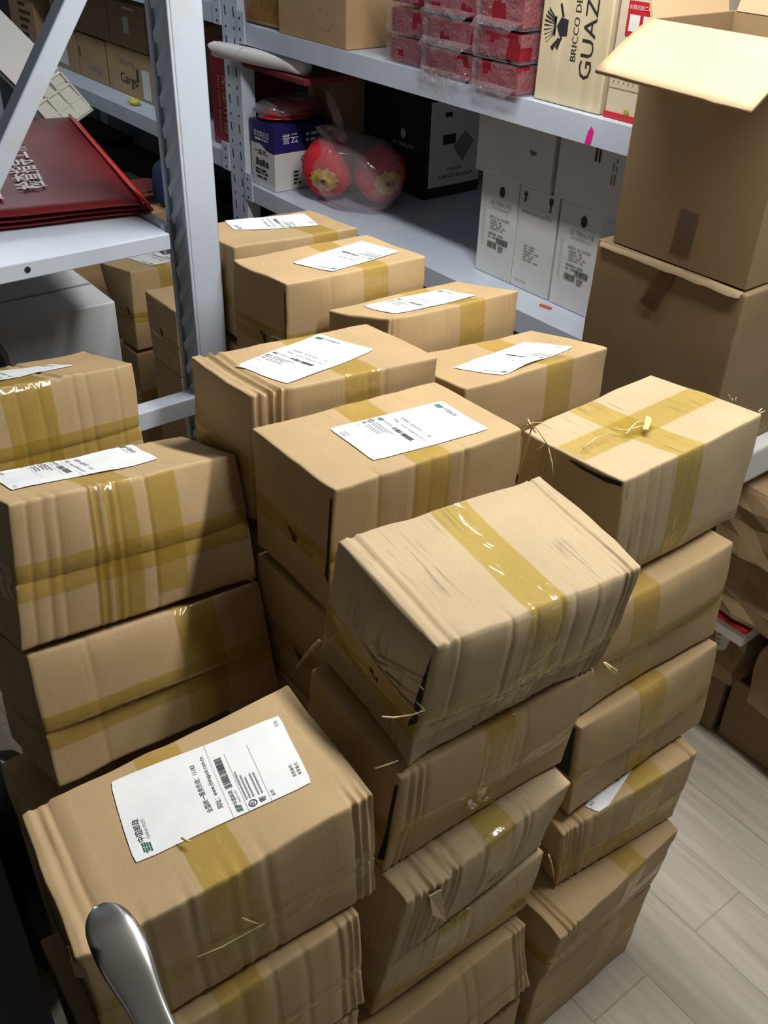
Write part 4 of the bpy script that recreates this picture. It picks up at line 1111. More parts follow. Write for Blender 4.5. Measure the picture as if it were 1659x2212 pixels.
# cream and red wine box
t = thing('wine_box', 'cream wine box with a red base band and patterned border, right of the pine crate', 'box', (1.78, 1.31, ZU))
wy0, wy1 = 1.195, 1.392
MB().box(1.678, 1.84, wy0, wy1, ZU + .012, ZU + .42).build('box', M['cream'], t)
MB().box(1.675, 1.843, wy0 - .003, wy1 + .003, ZU, ZU + .012).build('base_band', M['red_trim'], t)
g = Print2D()
for i in range(14):
    x = .004 + i * .013
    g.poly([(x, .062), (x + .0065, .072), (x + .013, .062), (x + .0065, .074)], 2).poly([(x, .080), (x + .0065, .070), (x + .013, .080), (x + .0065, .068)], 2)
g.rect(.002, .058, .186, .060, 2).rect(.002, .083, .186, .085, 2)
g.on('border_print', lambda a, b: Vector((1.677, wy1 - a, ZU + b)), [M['gold_ink'], M['red_trim'], M['gold_ink']], t)
pr = at(1388, 22, 0, 1.676)
g = Print2D().rect(-.035, -.048, .040, .014, 1)
g.on('red_sticker', lambda a, b: Vector((1.6765, pr.y - a, pr.z + b)), [M['white_ink'], M['red_trim'], M['white_ink']], t)
g = Print2D().text('长按识别二维码', -.032, .000, .009, width=.065).rect(-.028, -.040, -.002, -.010).rect(.006, -.040, .032, -.010)
g.on('sticker_print', lambda a, b: Vector((1.6758, pr.y - a, pr.z + b)), [M['white_ink']] * 3, t)
pg = at(1352, 243, 0, 1.676)
MB().blob(pg, (.0015, .007, .007), 12, 6).build('green_seal', mat('lime_seal', (.35, .36, .04), .35), t, True)
# plain tan carton with a doodle
t = thing('carton', 'plain tan carton on the upper rack shelf, beside the bubble-wrapped boxes', 'carton', (1.8, 2.45, ZU))
rounded_box('body', 1.655, 1.93, 2.292, 2.63, ZU, ZU + .36, M['tan_dim'], t, r=.003, n=(4, 4, 4), amp=.001, seed=5)
g = Print2D()
for k in range(26):
    a0, a1 = math.pi * (1.05 + .9 * k / 26), math.pi * (1.05 + .9 * (k + 1) / 26)
    R1, R2 = .060, .0588
    g.poly([(R1 * math.cos(a0), R1 * math.sin(a0)), (R1 * math.cos(a1), R1 * math.sin(a1)), (R2 * math.cos(a1), R2 * math.sin(a1)), (R2 * math.cos(a0), R2 * math.sin(a0))])
g.rect(-.008, -.02, -.007, .012).rect(.004, -.018, .022, -.017).rect(-.03, -.012, -.012, -.011)
pd = at(700, 12, 0, 1.654)
g.on('pencil_doodle', lambda a, b: Vector((1.6535, pd.y - a, pd.z + b)), [M['ink_grey']] * 3, t)
# amber tape-wrapped parcel
t = thing('wrapped_parcel', 'brown parcel swathed in amber packing tape, at the left end of the upper shelf', 'parcel', (1.8, 2.76, ZU))
rounded_box('parcel', 1.68, 1.95, 2.655, 2.846, ZU + .001, ZU + .22, M['tan_dim'], t, r=.006, n=(5, 6, 5), amp=.002, seed=6)
rounded_box('tape_wrap', 1.672, 1.958, 2.649, 2.852, ZU + .004, ZU + .227, M['amber_wrap'], t, r=.012, n=(8, 8, 8), amp=.003, seed=8, freq=22)
tag(rounded_box('carton', 1.68, 1.95, 3.02, 3.35, 1.357, 1.60, M['tan_dim'], None, r=.003, n=(3, 3, 3), amp=.001, origin=(1.8, 3.2, 1.357)), 'brown carton on the upper shelf left of the perforated upright', 'carton')

# ------------------------------------------------------------------ below the upper shelf
# paper roll hanging just under the beam
ra, rb = at(478, 88, 0, 1.632), at(660, 150, 0, 1.69)
ra = Vector((1.618, 2.925, 1.2365)); rb = Vector((1.69, 2.54, 1.2355))
t = thing('paper_roll', 'white paper roll jutting out under the upper rack beam', 'roll', ra)
rm = MB().tube([ra + (rb - ra) * (i / 6) for i in range(7)], [.0232] * 7, 20)
rm.build('roll', M['roll_paper'], t, True)
V, F = [], []
dd = (rb - ra).normalized(); s1 = dd.cross(Vector((0, 0, 1))).normalized(); u1 = s1.cross(dd)
for i in range(15):
    a = -2.6 + i * .28
    for k in range(5):
        V.append(ra + dd * (k * .035 - .02 - .008 * math.sin(i * 1.3)) + (s1 * math.cos(a) + u1 * math.sin(a)) * (.0245 + .003 * math.sin(i * .7) * (k < 2)))
for i in range(14):
    for k in range(4): F.append((i * 5 + k, i * 5 + k + 1, i * 5 + k + 6, i * 5 + k + 5))
obj('loose_sheet', V, F, M['roll_paper'], t, True)
tag(rounded_box('red_case', 1.655, 1.95, 2.50, 2.852, 1.194, 1.2115, M['maroon'], None, r=.003, n=(3, 3, 2), origin=(1.8, 2.6, 1.185)), 'flat dark red case right under the white paper roll', 'case')
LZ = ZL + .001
tag(rounded_box('carton', 1.895, 2.02, 2.69, 2.845, LZ, 1.187, M['tan_dim'], None, r=.003, n=(3, 3, 3), origin=(1.95, 2.73, LZ)), 'dim brown carton deep on the lower shelf behind the navy and white box', 'carton')

# blue and white box
bx0, by0, by1, bz1 = 1.668, 2.70, 2.952, LZ + .205
by1 = 2.845
t = thing('paper_box', 'white box with a navy lid band, beside the perforated upright on the lower shelf', 'box', (1.8, 2.78, LZ))
o = rounded_box('box', bx0, bx0 + .22, by0, by1, LZ, bz1, M['white_box'], t, r=.002, n=(3, 3, 3))
V = [Vector((bx0 - .001, by1 + .001, bz1 + .001)), Vector((bx0 - .001, by0 - .001, bz1 + .001)), Vector((bx0 - .001, by0 - .001, bz1 - .085)), Vector((bx0 - .001, by0 + .045, bz1 - .082)), Vector((bx0 - .001, by0 + .085, bz1 - .066)), Vector((bx0 - .001, by1 + .001, bz1 - .07))]
F = [(0, 5, 4, 3, 2, 1)]
V += [Vector((bx0 + .221, by0 - .001, bz1 + .001)), Vector((bx0 + .221, by0 - .001, bz1 - .085)), Vector((bx0 + .221, by1 + .001, bz1 + .001))]
F += [(1, 2, 7, 6), (0, 1, 6, 8)]
obj('navy_band', V, F, M['navy_box'], t, False)
g = Print2D()
g.text('佳木斯白瓜', .015, -.045, .022, 0, width=.09).lines(.02, -.05, .08, 1, .01, .006, 2)
g.on('band_print', lambda a, b: Vector((bx0 - .0022, by1 - .012 - a, bz1 + b)), [M['white_ink']] * 3, t)
g = Print2D()
g.text('A4', .016, .110, .012).lines(.036, .118, .07, 2, .008, .004, 3)
for k in range(4): g.rect(.022 + k * .020, .068, .037 + k * .020, .090 - .004 * (k % 2))
g.lines(.016, .058, .085, 2, .010, .006, 5).lines(.025, .034, .07, 1, .01, .006, 6)
g.on('box_print', lambda a, b: Vector((bx0 - .0012, by1 - .01 - a, LZ + b)), [M['ink']] * 3, t)
g = Print2D().text('誉云', .03, -.055, .035, width=.06).lines(.12, -.03, .10, 2, .018, .010, 7)
g.on('side_print', lambda a, b: Vector((bx0 + a, by0 - .0022, bz1 + b)), [M['white_ink']] * 3, t)
g = Print2D().text('Q', .10, .085, .03).lines(.07, .06, .03, 4, .012, .007, 9)
g.on('side_text', lambda a, b: Vector((bx0 + a, by0 - .0012, LZ + b)), [M['ink']] * 3, t)
# red plastic pack on top
t = thing('plastic_pack', 'crinkled red plastic pack lying on the navy and white box', 'pack', (1.8, 2.77, bz1))
b = MB(); V, F = [], []
for k in range(4):
    b.blob((bx0 + .105 + .01 * k, by0 + .075, bz1 + .012 + k * .011), (.105 - .008 * k, .066, .009), 22, 8, .22, k, 4)
b.build('red_sheets', M['red_film'], t, True)
MB().blob((bx0 + .11, by0 + .075, bz1 + .036), (.125, .073, .034), 24, 12, .25, 3, 3.5, squash=.034).build('clear_sleeve', M['film'], t, True)
# plastic bag with two red balls
t = thing('lantern_ball', 'red plush ball with gold flower, left one inside the clear bag', 'toy', (1.80, 2.48, LZ + .004), 'red plush balls in the bag')
def ball(t, c, r, face, seed):
    MB().blob(c, (r, r, r * 1.05), 26, 16, .07, seed, 2.2).build('plush_ball', M['plush'], t, True)
    f = Vector(face).normalized(); s = f.cross(Vector((0, 0, 1))).normalized(); u = s.cross(f)
    V, F = [], []
    for j in range(3):
        for i in range(24):
            a = 2 * math.pi * i / 24
            rr = (.008, .030, .045 + .006 * math.cos(a * 10))[j]
            d = (f + (s * math.cos(a) + u * .8 * math.sin(a)) * rr / r * 1.05).normalized()
            V.append(Vector(c) + d * r * (1.10 if j < 2 else 1.07))
    for j in range(2):
        for i in range(24): F.append((j * 24 + i, j * 24 + (i + 1) % 24, (j + 1) * 24 + (i + 1) % 24, (j + 1) * 24 + i))
    F.append(tuple(range(24)))
    obj('gold_flower', V, F, M['gold'], t, True)
ball(t, (1.780, 2.555, LZ + .100), .086, (-.8, -.75, -.25), 3)
t = thing('lantern_ball', 'red plush ball with gold flower, right one inside the clear bag', 'toy', (1.82, 2.29, LZ + .004), 'red plush balls in the bag')
ball(t, (1.870, 2.405, LZ + .100), .080, (-.35, -1.0, -.1), 5)
t = thing('plastic_bag', 'knotted clear plastic bag holding red plush balls on the lower shelf', 'bag', (1.82, 2.4, LZ))
V, F = [], []
c0 = Vector((1.825, 2.48, LZ + .100)); NB_, MBn = 40, 22
for j in range(MBn + 1):
    th = math.pi * j / MBn
    for i in range(NB_):
        ph = 2 * math.pi * i / NB_
        d = Vector((math.sin(th) * math.cos(ph), math.sin(th) * math.sin(ph), math.cos(th)))
        k = 1 + .05 * noise.noise(d * 3.0 + Vector((5, 2, 0))) + .025 * noise.noise(d * 9)
        q = Vector((d.x * .126, d.y * .195, d.z * .126)) * k
        # waist between the two balls and gathered neck
        neck = math.exp(-(q.y / .05) ** 2) * max(0, d.z)
        q.z -= .020 * neck
        q.z = max(q.z, -.0985)
        V.append(c0 + q)
for j in range(MBn):
    for i in range(NB_):
        a, b2 = j * NB_ + i, j * NB_ + (i + 1) % NB_; F.append((a, a + NB_, b2 + NB_, b2))
obj('bag', V, F, M['film'], t, True)
kn = Vector((1.77, 2.465, LZ + .210))
MB().blob(kn, .016, 12, 8, .3, 2).build('knot', M['film'], t, True)
def leaf(p0, p1, w, seed):
    V, F = [], []
    p0, p1 = Vector(p0), Vector(p1); d = (p1 - p0); s = d.cross(Vector((.6, .5, .2))).normalized()
    for i in range(9):
        k = i / 8
        ww = w * (math.sin(math.pi * min(.97, k * .85 + .12)) ** .8)
        for j in (-1, 0, 1):
            V.append(p0 + d * k + s * (ww * j) + Vector((.006 * math.sin(k * 5 + j), .004 * j * math.sin(6 * k + seed), 0)))
    for i in range(8):
        for j in (0, 1): F.append((i * 3 + j, i * 3 + j + 1, i * 3 + j + 4, i * 3 + j + 3))
    return V, F
V, F = leaf(kn, kn + Vector((-.02, .055, .125)), .013, 1); obj('twisted_end', V, F, M['film'], t, True)
V, F = leaf(kn, kn + Vector((-.03, .10, .012)), .022, 3); obj('twisted_end', V, F, M['film'], t, True)
# bag below the shelf
t = thing('plastic_bag', 'small clear bag of red stuff hanging in the dark just under the lower shelf end', 'bag', (1.78, 2.70, .60))
MB().blob((1.78, 2.71, .69), (.09, .10, .09), 20, 12, .18, 7, 3, squash=.083).build('red_filling', M['plush'], t, True)
MB().blob((1.78, 2.71, .695), (.102, .112, .100), 24, 14, .16, 9, 3, squash=.09).build('bag', M['film'], t, True)
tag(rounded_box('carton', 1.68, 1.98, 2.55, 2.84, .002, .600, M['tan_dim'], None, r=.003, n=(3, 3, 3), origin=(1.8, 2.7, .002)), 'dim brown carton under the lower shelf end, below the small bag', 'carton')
# black wine carton with white face
kx0, ky0, ky1 = 2.03, 2.375, 2.60
kw = .235; kz1 = LZ + .30
t = thing('wine_carton', 'black wine carton with a pale printed end, deep on the lower shelf', 'carton', (2.1, 2.48, LZ))
rounded_box('body', kx0, kx0 + kw, ky0, ky1, LZ, kz1, M['black_carton'], t, r=.002, n=(3, 3, 3))
MB().box(kx0 + .012, kx0 + kw - .004, ky0 - .002, ky0, LZ + .035, kz1 - .004).build('pale_end', M['white_carton'], t)
g = Print2D()
g.poly([(.10, .155), (.15, .20), (.19, .165), (.145, .105)], 2).rect(.055, .165, .11, .195, 0).rect(.06, .248, .09, .262, 0)
g.text('TENUTA', .075, .082, .013, 0, width=.07).text("SANT'ANNA", .045, .058, .019, 0, width=.15)
g.on('end_print', lambda a, b: Vector((kx0 + .008 + a, ky0 - .003, LZ + b)), [M['ink'], M['ink'], M['ink_grey']], t)
g = Print2D()
g.poly([(.085 + .012 * math.cos(i * math.pi / 5), .185 + .016 * math.sin(i * math.pi / 5)) for i in range(10)]).text('LE TENUTE', .03, .145, .016, width=.11)
g.on('side_print', lambda a, b: Vector((kx0 - .001, ky1 - .02 - a, LZ + b)), [M['white_ink']] * 3, t)
t = thing('wine_carton', 'black wine carton standing behind the tied plastic bag, left of the pale-ended one', 'carton', (2.1, 2.73, LZ))
rounded_box('body', 2.03, 2.26, 2.615, 2.85, LZ, kz1, M['black_carton'], t, r=.002, n=(3, 3, 3))
g.on('side_print', lambda a, b: Vector((2.029, 2.835 - a, LZ + b)), [M['white_ink']] * 3, t)
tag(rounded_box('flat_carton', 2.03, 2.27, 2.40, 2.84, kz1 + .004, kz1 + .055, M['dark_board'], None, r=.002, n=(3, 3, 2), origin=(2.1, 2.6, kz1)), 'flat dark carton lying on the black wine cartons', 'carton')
# white wine cartons
WG = 'white wine cartons'
def wtext(kind):
    g = Print2D()
    if kind == 'le':
        g.poly([(.078 + .010 * math.cos(i * math.pi / 5), .224 + .014 * math.sin(i * math.pi / 5)) for i in range(10)])
        g.text('LE TENUTE', .04, .188, .015, 2, width=.075).text('DI GENAGRICOLA', .046, .178, .008, 2, width=.063)
        for k in range(6): g.rect(.016, .076 + k * .0165, .0225, .0765 + k * .0165, 0).rect(.016, .085 + k * .0165, .0225, .0855 + k * .0165, 0).rect(.016, .076 + k * .0165, .0165, .0855 + k * .0165, 0).rect(.022, .076 + k * .0165, .0225, .0855 + k * .0165, 0)
        g.text('GRECO dei GUAZZI', .04, .152, .010, 0, width=.072).lines(.045, .148, .06, 4, .007, .0022, 3, 2)
        g.lines(.04, .114, .06, 2, .009, .003, 6, 2).barcode(.072, .090, .042, .016, 5).barcode(.040, .074, .034, .017, 7).lines(.080, .086, .03, 3, .006, .003, 8, 2)
    elif kind == 'six':
        g.poly([(.020, .222), (.026, .222), (.026, .238), (.031, .238), (.023, .250), (.015, .238), (.020, .238)])
        g.poly([(.102, .250), (.117, .250), (.115, .236), (.1115, .231), (.1115, .220), (.116, .217), (.103, .217), (.1075, .220), (.1075, .231), (.104, .236)])
        g.text('Contiene 6 Bott. da 0,750 lt.', .012, .196, .013, 0, width=.108)
        g.lines(.035, .118, .055, 6, .0075, .0022, 4, 2)
        g.text('Product of Italy', .012, .018, .010, 2, width=.042)
    return g
for (y0, y1, kind, lab) in ((1.690, 1.825, 'le', 'white wine carton with a column of tick boxes, leftmost of the lower white row'), (1.553, 1.687, 'six', 'white wine carton with an up arrow and wine glass symbol'), (1.412, 1.546, 'le', 'white wine carton partly behind the large brown cartons, right of the arrow carton')):
    t = thing('wine_carton', lab, 'carton', (1.87, (y0 + y1) / 2, LZ), WG)
    rounded_box('body', 1.755, 1.98, y0, y1, LZ, LZ + .258, M['white_carton'], t, r=.002, n=(3, 3, 3), amp=.0008, seed=int(y0 * 50))
    wtext(kind).on('carton_print', lambda a, b: Vector((1.7535, y1 - a, LZ + b)), [M['ink'], M['ink'], M['ink_grey']], t)
uz0, uz1 = LZ + .262, LZ + .262 + .155
t = thing('wine_carton', 'blank white carton lying across the left two white wine cartons', 'carton', (1.87, 1.71, uz0), WG)
rounded_box('body', 1.745, 1.98, 1.580, 1.845, uz0, uz1, M['white_carton'], t, r=.003, n=(4, 4, 4), amp=.002, seed=3)
pd = at(1152, 330, 0, 1.744)
obj('scuff_mark', [(1.7428, pd.y + .012, pd.z + .004), (1.7428, pd.y - .012, pd.z + .003), (1.7428, pd.y - .010, pd.z - .004), (1.7428, pd.y + .004, pd.z - .008)], [(0, 1, 2, 3)], M['kraft_edge'], t, False)
t = thing('wine_carton', 'white carton with vertical grey lines of print, second in the upper white row', 'carton', (1.87, 1.43, uz0), WG)
rounded_box('body', 1.745, 1.98, 1.30, 1.565, uz0, uz1, M['white_carton'], t, r=.002, n=(3, 3, 3), amp=.001, seed=4)
g = Print2D().lines(0, 0, .075, 2, .010, .004, 3, 2).lines(.04, .06, .09, 2, .012, .006, 6, 0)
pd = at(1318, 400, 0, 1.744)
g.on('carton_print', lambda a, b: Vector((1.7425, pd.y + b * .9 + .0, pd.z + a)), [M['ink'], M['ink'], M['ink_grey']], t)
p = at(1180, 663, 2, LZ)
tag(MB().frame(p + Vector((-.004, -.018, 0)), (.010, .004, 0), (-.006, .034, 0), (0, 0, .003)).build('paper_scrap', M['orange'], None, origin=p), 'small orange paper scrap on the shelf before the white wine cartons', 'scrap')

# ------------------------------------------------------------------ the next bay of the long rack, far left
ZB = .906
t = thing('water_carton', 'tall red water carton with gold lettering, between post and perforated upright', 'carton', (1.78, 3.05, ZB))
rx0, ry0, ry1, rz1 = 1.69, 2.975, 3.13, ZB + .335
rounded_box('body', rx0, rx0 + .24, ry0, ry1, ZB, rz1, M['red_box'], t, r=.002, n=(3, 3, 3))
g = Print2D().text('农夫山泉', .075, .035, .046, width=.19).text('NONGFU SPRING', .08, .088, .022, width=.185)
g.on('gold_print', lambda a, b: Vector((rx0 - .001, ry0 + .005 + b, rz1 - .03 - a)), [M['gold_ink']] * 3, t)
BXF = 1.76
def fbox(y0, y1, z0, z1, lab, mt='tan_dim', art=None, name='carton', x=BXF):
    t = thing(name, lab, 'carton', (x + .15, (y0 + y1) / 2, z0))
    rounded_box('body', x, x + .32, y0, y1, z0, z1, M[mt], t, r=.003, n=(3, 3, 3), amp=.001, seed=int(y0 * 30))
    if art: art.on('print', lambda a, b: Vector((x - .0012, y1 - a, z0 + b)), [M['ink'], M['styro'], M['ink_grey']], t)
    return t
fbox(3.745, 4.150, ZB, ZB + .178, 'brown carton lettered Cargo on the far lower shelf', art=Print2D().text('Cargo', .12, .045, .055, width=.16).text('Telluria', .09, .115, .04, 2, width=.17).poly([(.275, .070), (.292, .070), (.290, .115), (.277, .115)]).rect(.325, .01, .395, .120, 1))
fbox(4.165, 4.46, ZB, ZB + .175, 'brown carton left of the Cargo carton on the far shelf', art=Print2D().text('Cargo', .10, .04, .05, 2, width=.14).poly([(.02, .08), (.03, .08), (.028, .12), (.018, .12)]))
fbox(4.475, 4.78, ZB, ZB + .175, 'brown carton with a white sheet pasted on, just right of the diagonal brace', art=Print2D().rect(.02, .02, .20, .15, 1))
fbox(3.755, 4.09, ZB + .182, ZB + .345, 'dim brown carton with a small white sticker, upper layer of the far shelf', art=Print2D().rect(.14, .055, .19, .115, 1).rect(.14, .14, .25, .15, 1))
fbox(4.10, 4.50, ZB + .182, ZB + .345, 'dim brown carton in the upper layer, left of the stickered one')
g = Print2D()
fbox(3.54, 3.73, ZB, ZB + .30, 'tall tan carton with a round mark, half hidden by the rack post', art=Print2D().text('C', .07, .12, .07, 0))
p = at(293, 232, 2, ZB + .002); p = Vector((1.69, 3.80, ZB))
sc = MB(); sc.blob(p + Vector((.012, 0, .012)), (.020, .032, .012), 12, 8, .6, 4, 3, squash=.011)
tag(sc.build('plastic_scrap', M['yellow'], None, True, origin=p), 'crumpled yellow scrap on the edge of the far shelf', 'scrap')
for i, (ya, yb) in enumerate(((3.02, 3.50), (3.52, 4.02), (4.04, 4.55), (4.57, 5.05))):
    fbox(ya, yb, .223, .56 + .03 * (i % 2), 'added near-black carton to darken the space under the far shelf, %s from the perforated upright' % ('first', 'second', 'third', 'fourth')[i], 'dark_board', x=1.70)  # dark filler boxes added so the space below the shelf looks unlit
# far upper shelf, left of the brace
ZF = 1.357
t = fbox(4.82, 5.14, ZB, ZB + .36, 'tall tan carton with lines of dark print at the far end of the lower shelf', art=Print2D().lines(.13, .27, .14, 7, .032, .016, 3, 0), x=1.72)
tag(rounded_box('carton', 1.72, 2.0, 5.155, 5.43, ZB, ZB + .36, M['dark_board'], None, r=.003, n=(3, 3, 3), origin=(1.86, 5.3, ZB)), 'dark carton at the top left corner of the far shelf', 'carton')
t = thing('file_folder', 'blue-white stacked folders standing on the carton with the pasted sheet', 'folders', (1.85, 4.68, ZB + .176))
for k in range(4):
    MB().box(1.78, 2.0, 4.60 + k * .042, 4.638 + k * .042, ZB + .176, ZB + .42).build('folder', M['grey_carton'] if k % 2 else M['navy_box'], t)

# ------------------------------------------------------------------ left rack shelf: red bags and plastic crate
def red_bag(z, dx, label, art=False):
    P0 = [at(x, y, 2, ZS + .012) for x, y in ((319, 456), (159, 267))]
    fr = P0[0] + Vector((dx * .012, dx * .008, 0)); br2 = P0[1] + Vector((dx * .010, -.004 * dx, 0))
    L0 = at(0, 487, 2, ZS + .012); ex = (L0 - fr).normalized()
    fl = fr + ex * .46; bl = br2 + ex * .46
    t = thing('gift_bag', label, 'bag', (fr + br2 + fl + bl) / 4 * 1.0, 'folded red bags')
    N, K = 18, 16; V, F = [], []
    for lay in (0, 1):
        for j in range(K + 1):
            for i in range(N + 1):
                s, r2 = i / N, j / K
                p = (fr * (1 - s) + fl * s) * (1 - r2) + (br2 * (1 - s) + bl * s) * r2
                wv = noise.noise(Vector((s * 3, r2 * 3, z * 50))) * .0022 + noise.noise(Vector((s * 7 + 3, r2 * 5, z * 90))) * .001
                p.z = z + (0 if lay == 0 else .007 * min(1, 10 * min(s + .02, 1 - s + .02, r2 + .02, 1 - r2 + .02))) + wv
                V.append(p)
    n1 = (N + 1) * (K + 1)
    for j in range(K):
        for i in range(N):
            q = j * (N + 1) + i
            F.append((q, q + N + 1, q + N + 2, q + 1)); F.append((n1 + q, n1 + q + 1, n1 + q + N + 2, n1 + q + N + 1))
    for i in range(N):
        F.append((i, i + 1, n1 + i + 1, n1 + i)); q = K * (N + 1) + i; F.append((q + 1, q, n1 + q, n1 + q + 1))
    for j in range(K):
        q = j * (N + 1); F.append((q + N + 1, q, n1 + q, n1 + q + N + 1)); q += N; F.append((q, q + N + 1, n1 + q + N + 1, n1 + q))
    obj('bag', V, F, M['red_bag'], t, True)
    # piped seam on the right edge
    MB().tube([fr * (1 - k / 8) + br2 * (k / 8) + Vector((0, 0, z + .004 - fr.z + .001)) for k in range(9)], .004, 8).build('edge_piping', M['red_film'], t, True)
    if art:
        g = Print2D()
        zt_ = z + .012
        o3 = at(97, 405, 2, zt_); rd = (at(57, 331, 2, zt_) - o3); rd.normalize()
        upv = Vector((-rd.y, rd.x, 0))
        g.text('检查指导工作', 0, 0, .060, width=.335, bold=.012).text('位领导', -.055, .085, .060, width=.165, bold=.012)
        g.on('white_lettering', lambda a, b: o3 + rd * a + upv * b, [M['white_ink']] * 3, t)
    return t
red_bag(ZS + .006, 1.0, 'folded red vinyl bag at the bottom of the pile on the left shelf')
red_bag(ZS + .016, .4, 'folded red vinyl bag in the middle of the pile on the left shelf')
red_bag(ZS + .026, -.6, 'folded dark red vinyl bag with white lettering on the left shelf', True)
# plastic crate leaning behind the bags
A_ = at(126, 147, 1, 2.62); B_ = at(202, 236, 1, 2.56); C_ = at(165, 280, 1, 2.52)
e1 = (B_ - A_); e2 = (C_ - B_); e2 = (e2 - e1 * (e2.dot(e1) / e1.length_squared)).normalized() * .135
e1u = e1.normalized(); e3 = e1u.cross(e2.normalized())
if e3.y < 0: e3 = -e3
t = thing('plastic_crate', 'white plastic crate with a lattice side, tipped up behind the red bags', 'crate', (.85, 2.55, ZS + .04))
# lattice side in plane (e1,e2) at A_
b = MB()
dpt = e3 * .012
n1_, n2_ = 3, 3
def rail(o, d, w, wdir):
    b.frame(o, d, wdir * w, dpt)
for i in range(n1_ + 1):
    rail(A_ + e1 * (i / n1_) * .965, e2, .0055, e1u)
for j in range(n2_ + 1):
    rail(A_ + e2 * (j / n2_) * .97, e1, .0055, e2.normalized())
b.build('lattice_side', M['crate'], t)
b = MB()
for i in range(n1_):
    for j in range(n2_):
        if (i + j) % 2 == 0:
            o3 = A_ + e1 * (i / n1_ * .965) + e2 * (j / n2_ * .97) + dpt * .6
            b.frame(o3 + e1 * .05, e1 * (.12 if (i * 7 + j) % 3 else .20), e2 * (1 / n2_), dpt * .3)
b.build('lattice_fill', M['crate'], t)
MB().frame(A_ + e3 * .20, e1, e2, e3 * .008).build('lattice_side', M['crate'], t)
# solid face turned towards the upper left
d3 = (at(59, 100, 1, 2.66) - A_); d3 = (d3 - e2 * (d3.dot(e2) / e2.length_squared))
MB().frame(A_, d3.normalized() * .30, e2, e1u * .012).build('solid_face', M['styro'], t)
MB().frame(A_ + e1 - e1u * .012 , d3.normalized() * .28, e2, e1u * .012).build('solid_face', M['crate'], t)
MB().frame(A_ + d3.normalized() * .28, e1, e2, d3.normalized() * .01).build('lattice_side', M['crate'], t)

# ------------------------------------------------------------------ dim things in the aisle beyond the left rack
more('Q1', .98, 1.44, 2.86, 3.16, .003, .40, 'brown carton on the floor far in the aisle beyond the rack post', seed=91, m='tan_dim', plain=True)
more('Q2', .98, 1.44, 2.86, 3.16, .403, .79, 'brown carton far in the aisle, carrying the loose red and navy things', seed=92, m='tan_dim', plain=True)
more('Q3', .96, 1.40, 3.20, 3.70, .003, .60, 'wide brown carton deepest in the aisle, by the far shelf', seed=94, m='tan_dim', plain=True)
def seat(px, py, y):
    return at(px, py, 1, y)
t = thing('plush_bag', 'red plush toy in a clear bag behind the red vinyl bags', 'bag', (1.10, 2.93, .792))
p = Vector((1.10, 2.95, .875))
MB().blob(p, (.070, .06, .062), 18, 12, .15, 4, 2.5).build('plush', M['plush'], t, True)
MB().blob(p + Vector((0, 0, .005)), (.088, .075, .086), 22, 14, .15, 6, 2.5, squash=.085).build('bag', M['film'], t, True)
p = Vector((1.30, 2.98, .792))
t = MB(); t.frame(p + Vector((-.10, .06, .05)), (.19, .03, -.01), (.06, -.10, -.015), (0, 0, .006)).frame(p + Vector((-.04, .02, .0)), (.02, 0, 0), (0, .02, 0), (0, 0, .055))
tag(t.build('card_sign', M['maroon'], None, origin=p), 'small maroon card board tilted in the dark aisle', 'board')
p = Vector((1.40, 2.86, .80))
nb = MB().blob(Vector((1.385, 2.90, .86)), (.055, .045, .085), 16, 12, .12, 2, 2, squash=.066)
tag(nb.build('fabric_pouch', M['navy_cloth'] if 'navy_cloth' in M else M['blue_cloth'], None, True, origin=(1.385, 2.90, .794)), 'navy fabric pouch standing beside the rack post in the aisle', 'pouch')
# pale grey cartons under the shelf
gx1, gy0 = at(248, 650, 1, 2.0).x, 2.0
zg = at(248, 650, 1, 2.0).z
t = thing('carton', 'pale grey carton half in shadow under the left rack shelf', 'carton', (.60, 2.12, .30))
rounded_box('body', .33, gx1, gy0, gy0 + .26, .30, zg, M['grey_carton'], t, r=.003, n=(4, 4, 4), amp=.0015, seed=3)
MB().box(.34, gx1 - .004, gy0 + .125, gy0 + .135, zg - .0005, zg + .0008).build('lid_seam', M['ink_grey'], t)
t = thing('carton', 'pale grey carton stepped up behind the half-shadowed one', 'carton', (.58, 2.42, .30))
rounded_box('body', .30, .79, gy0 + .285, gy0 + .56, .30, zg + .14, M['grey_carton'], t, r=.003, n=(4, 4, 4), amp=.0015, seed=4)
more('G9', .30, .79, 2.02, 2.54, .003, .297, HL, group=HG, plain=True, seed=95)
t = thing('bin_bag', 'dark plastic sack hanging at the left edge by the grey carton', 'bag', (.40, 1.93, .60))
MB().blob((.42, 1.88, .86), (.085, .06, .14), 18, 12, .2, 3, 3).blob((.38, 1.88, .66), (.10, .07, .16), 18, 12, .2, 5, 3).build('sack', M['dark_bag'], t, True)

# ------------------------------------------------------------------ foreground: dark cabinet with a steel handle
t = thing('dark_cabinet', 'dark cabinet edge at the lower left with a polished steel pull handle', 'cabinet', (-.12, .5, 0))
o = MB().box(-.30, .042, .40, .80, 0, 1.33).build('body', M['black_gloss'], t)
V, F = [], []
prof = [(0, .0045), (.0025, .0095), (.008, .0130), (.017, .0155), (.03, .0165), (.05, .0168), (.075, .0155), (.10, .0130), (.125, .0112), (.15, .0108), (.19, .0110), (.23, .0112)]
top = at(214, 1948, 1, .40); bot = at(332, 2212, 1, .325)
ax_ = (bot - top).normalized(); side = Vector((1, .0, 0)); side = (side - ax_ * side.dot(ax_)).normalized(); outn = side.cross(ax_)
if outn.z < 0: outn = -outn
NS = 16
kd = (bot - top).length / .158
prof = [(0, .0028), (.002, .0075), (.006, .0120), (.013, .0155), (.022, .0172)] + [(.024 + (d - .03) * kd, w * 1.06) for d, w in prof if d > .035]
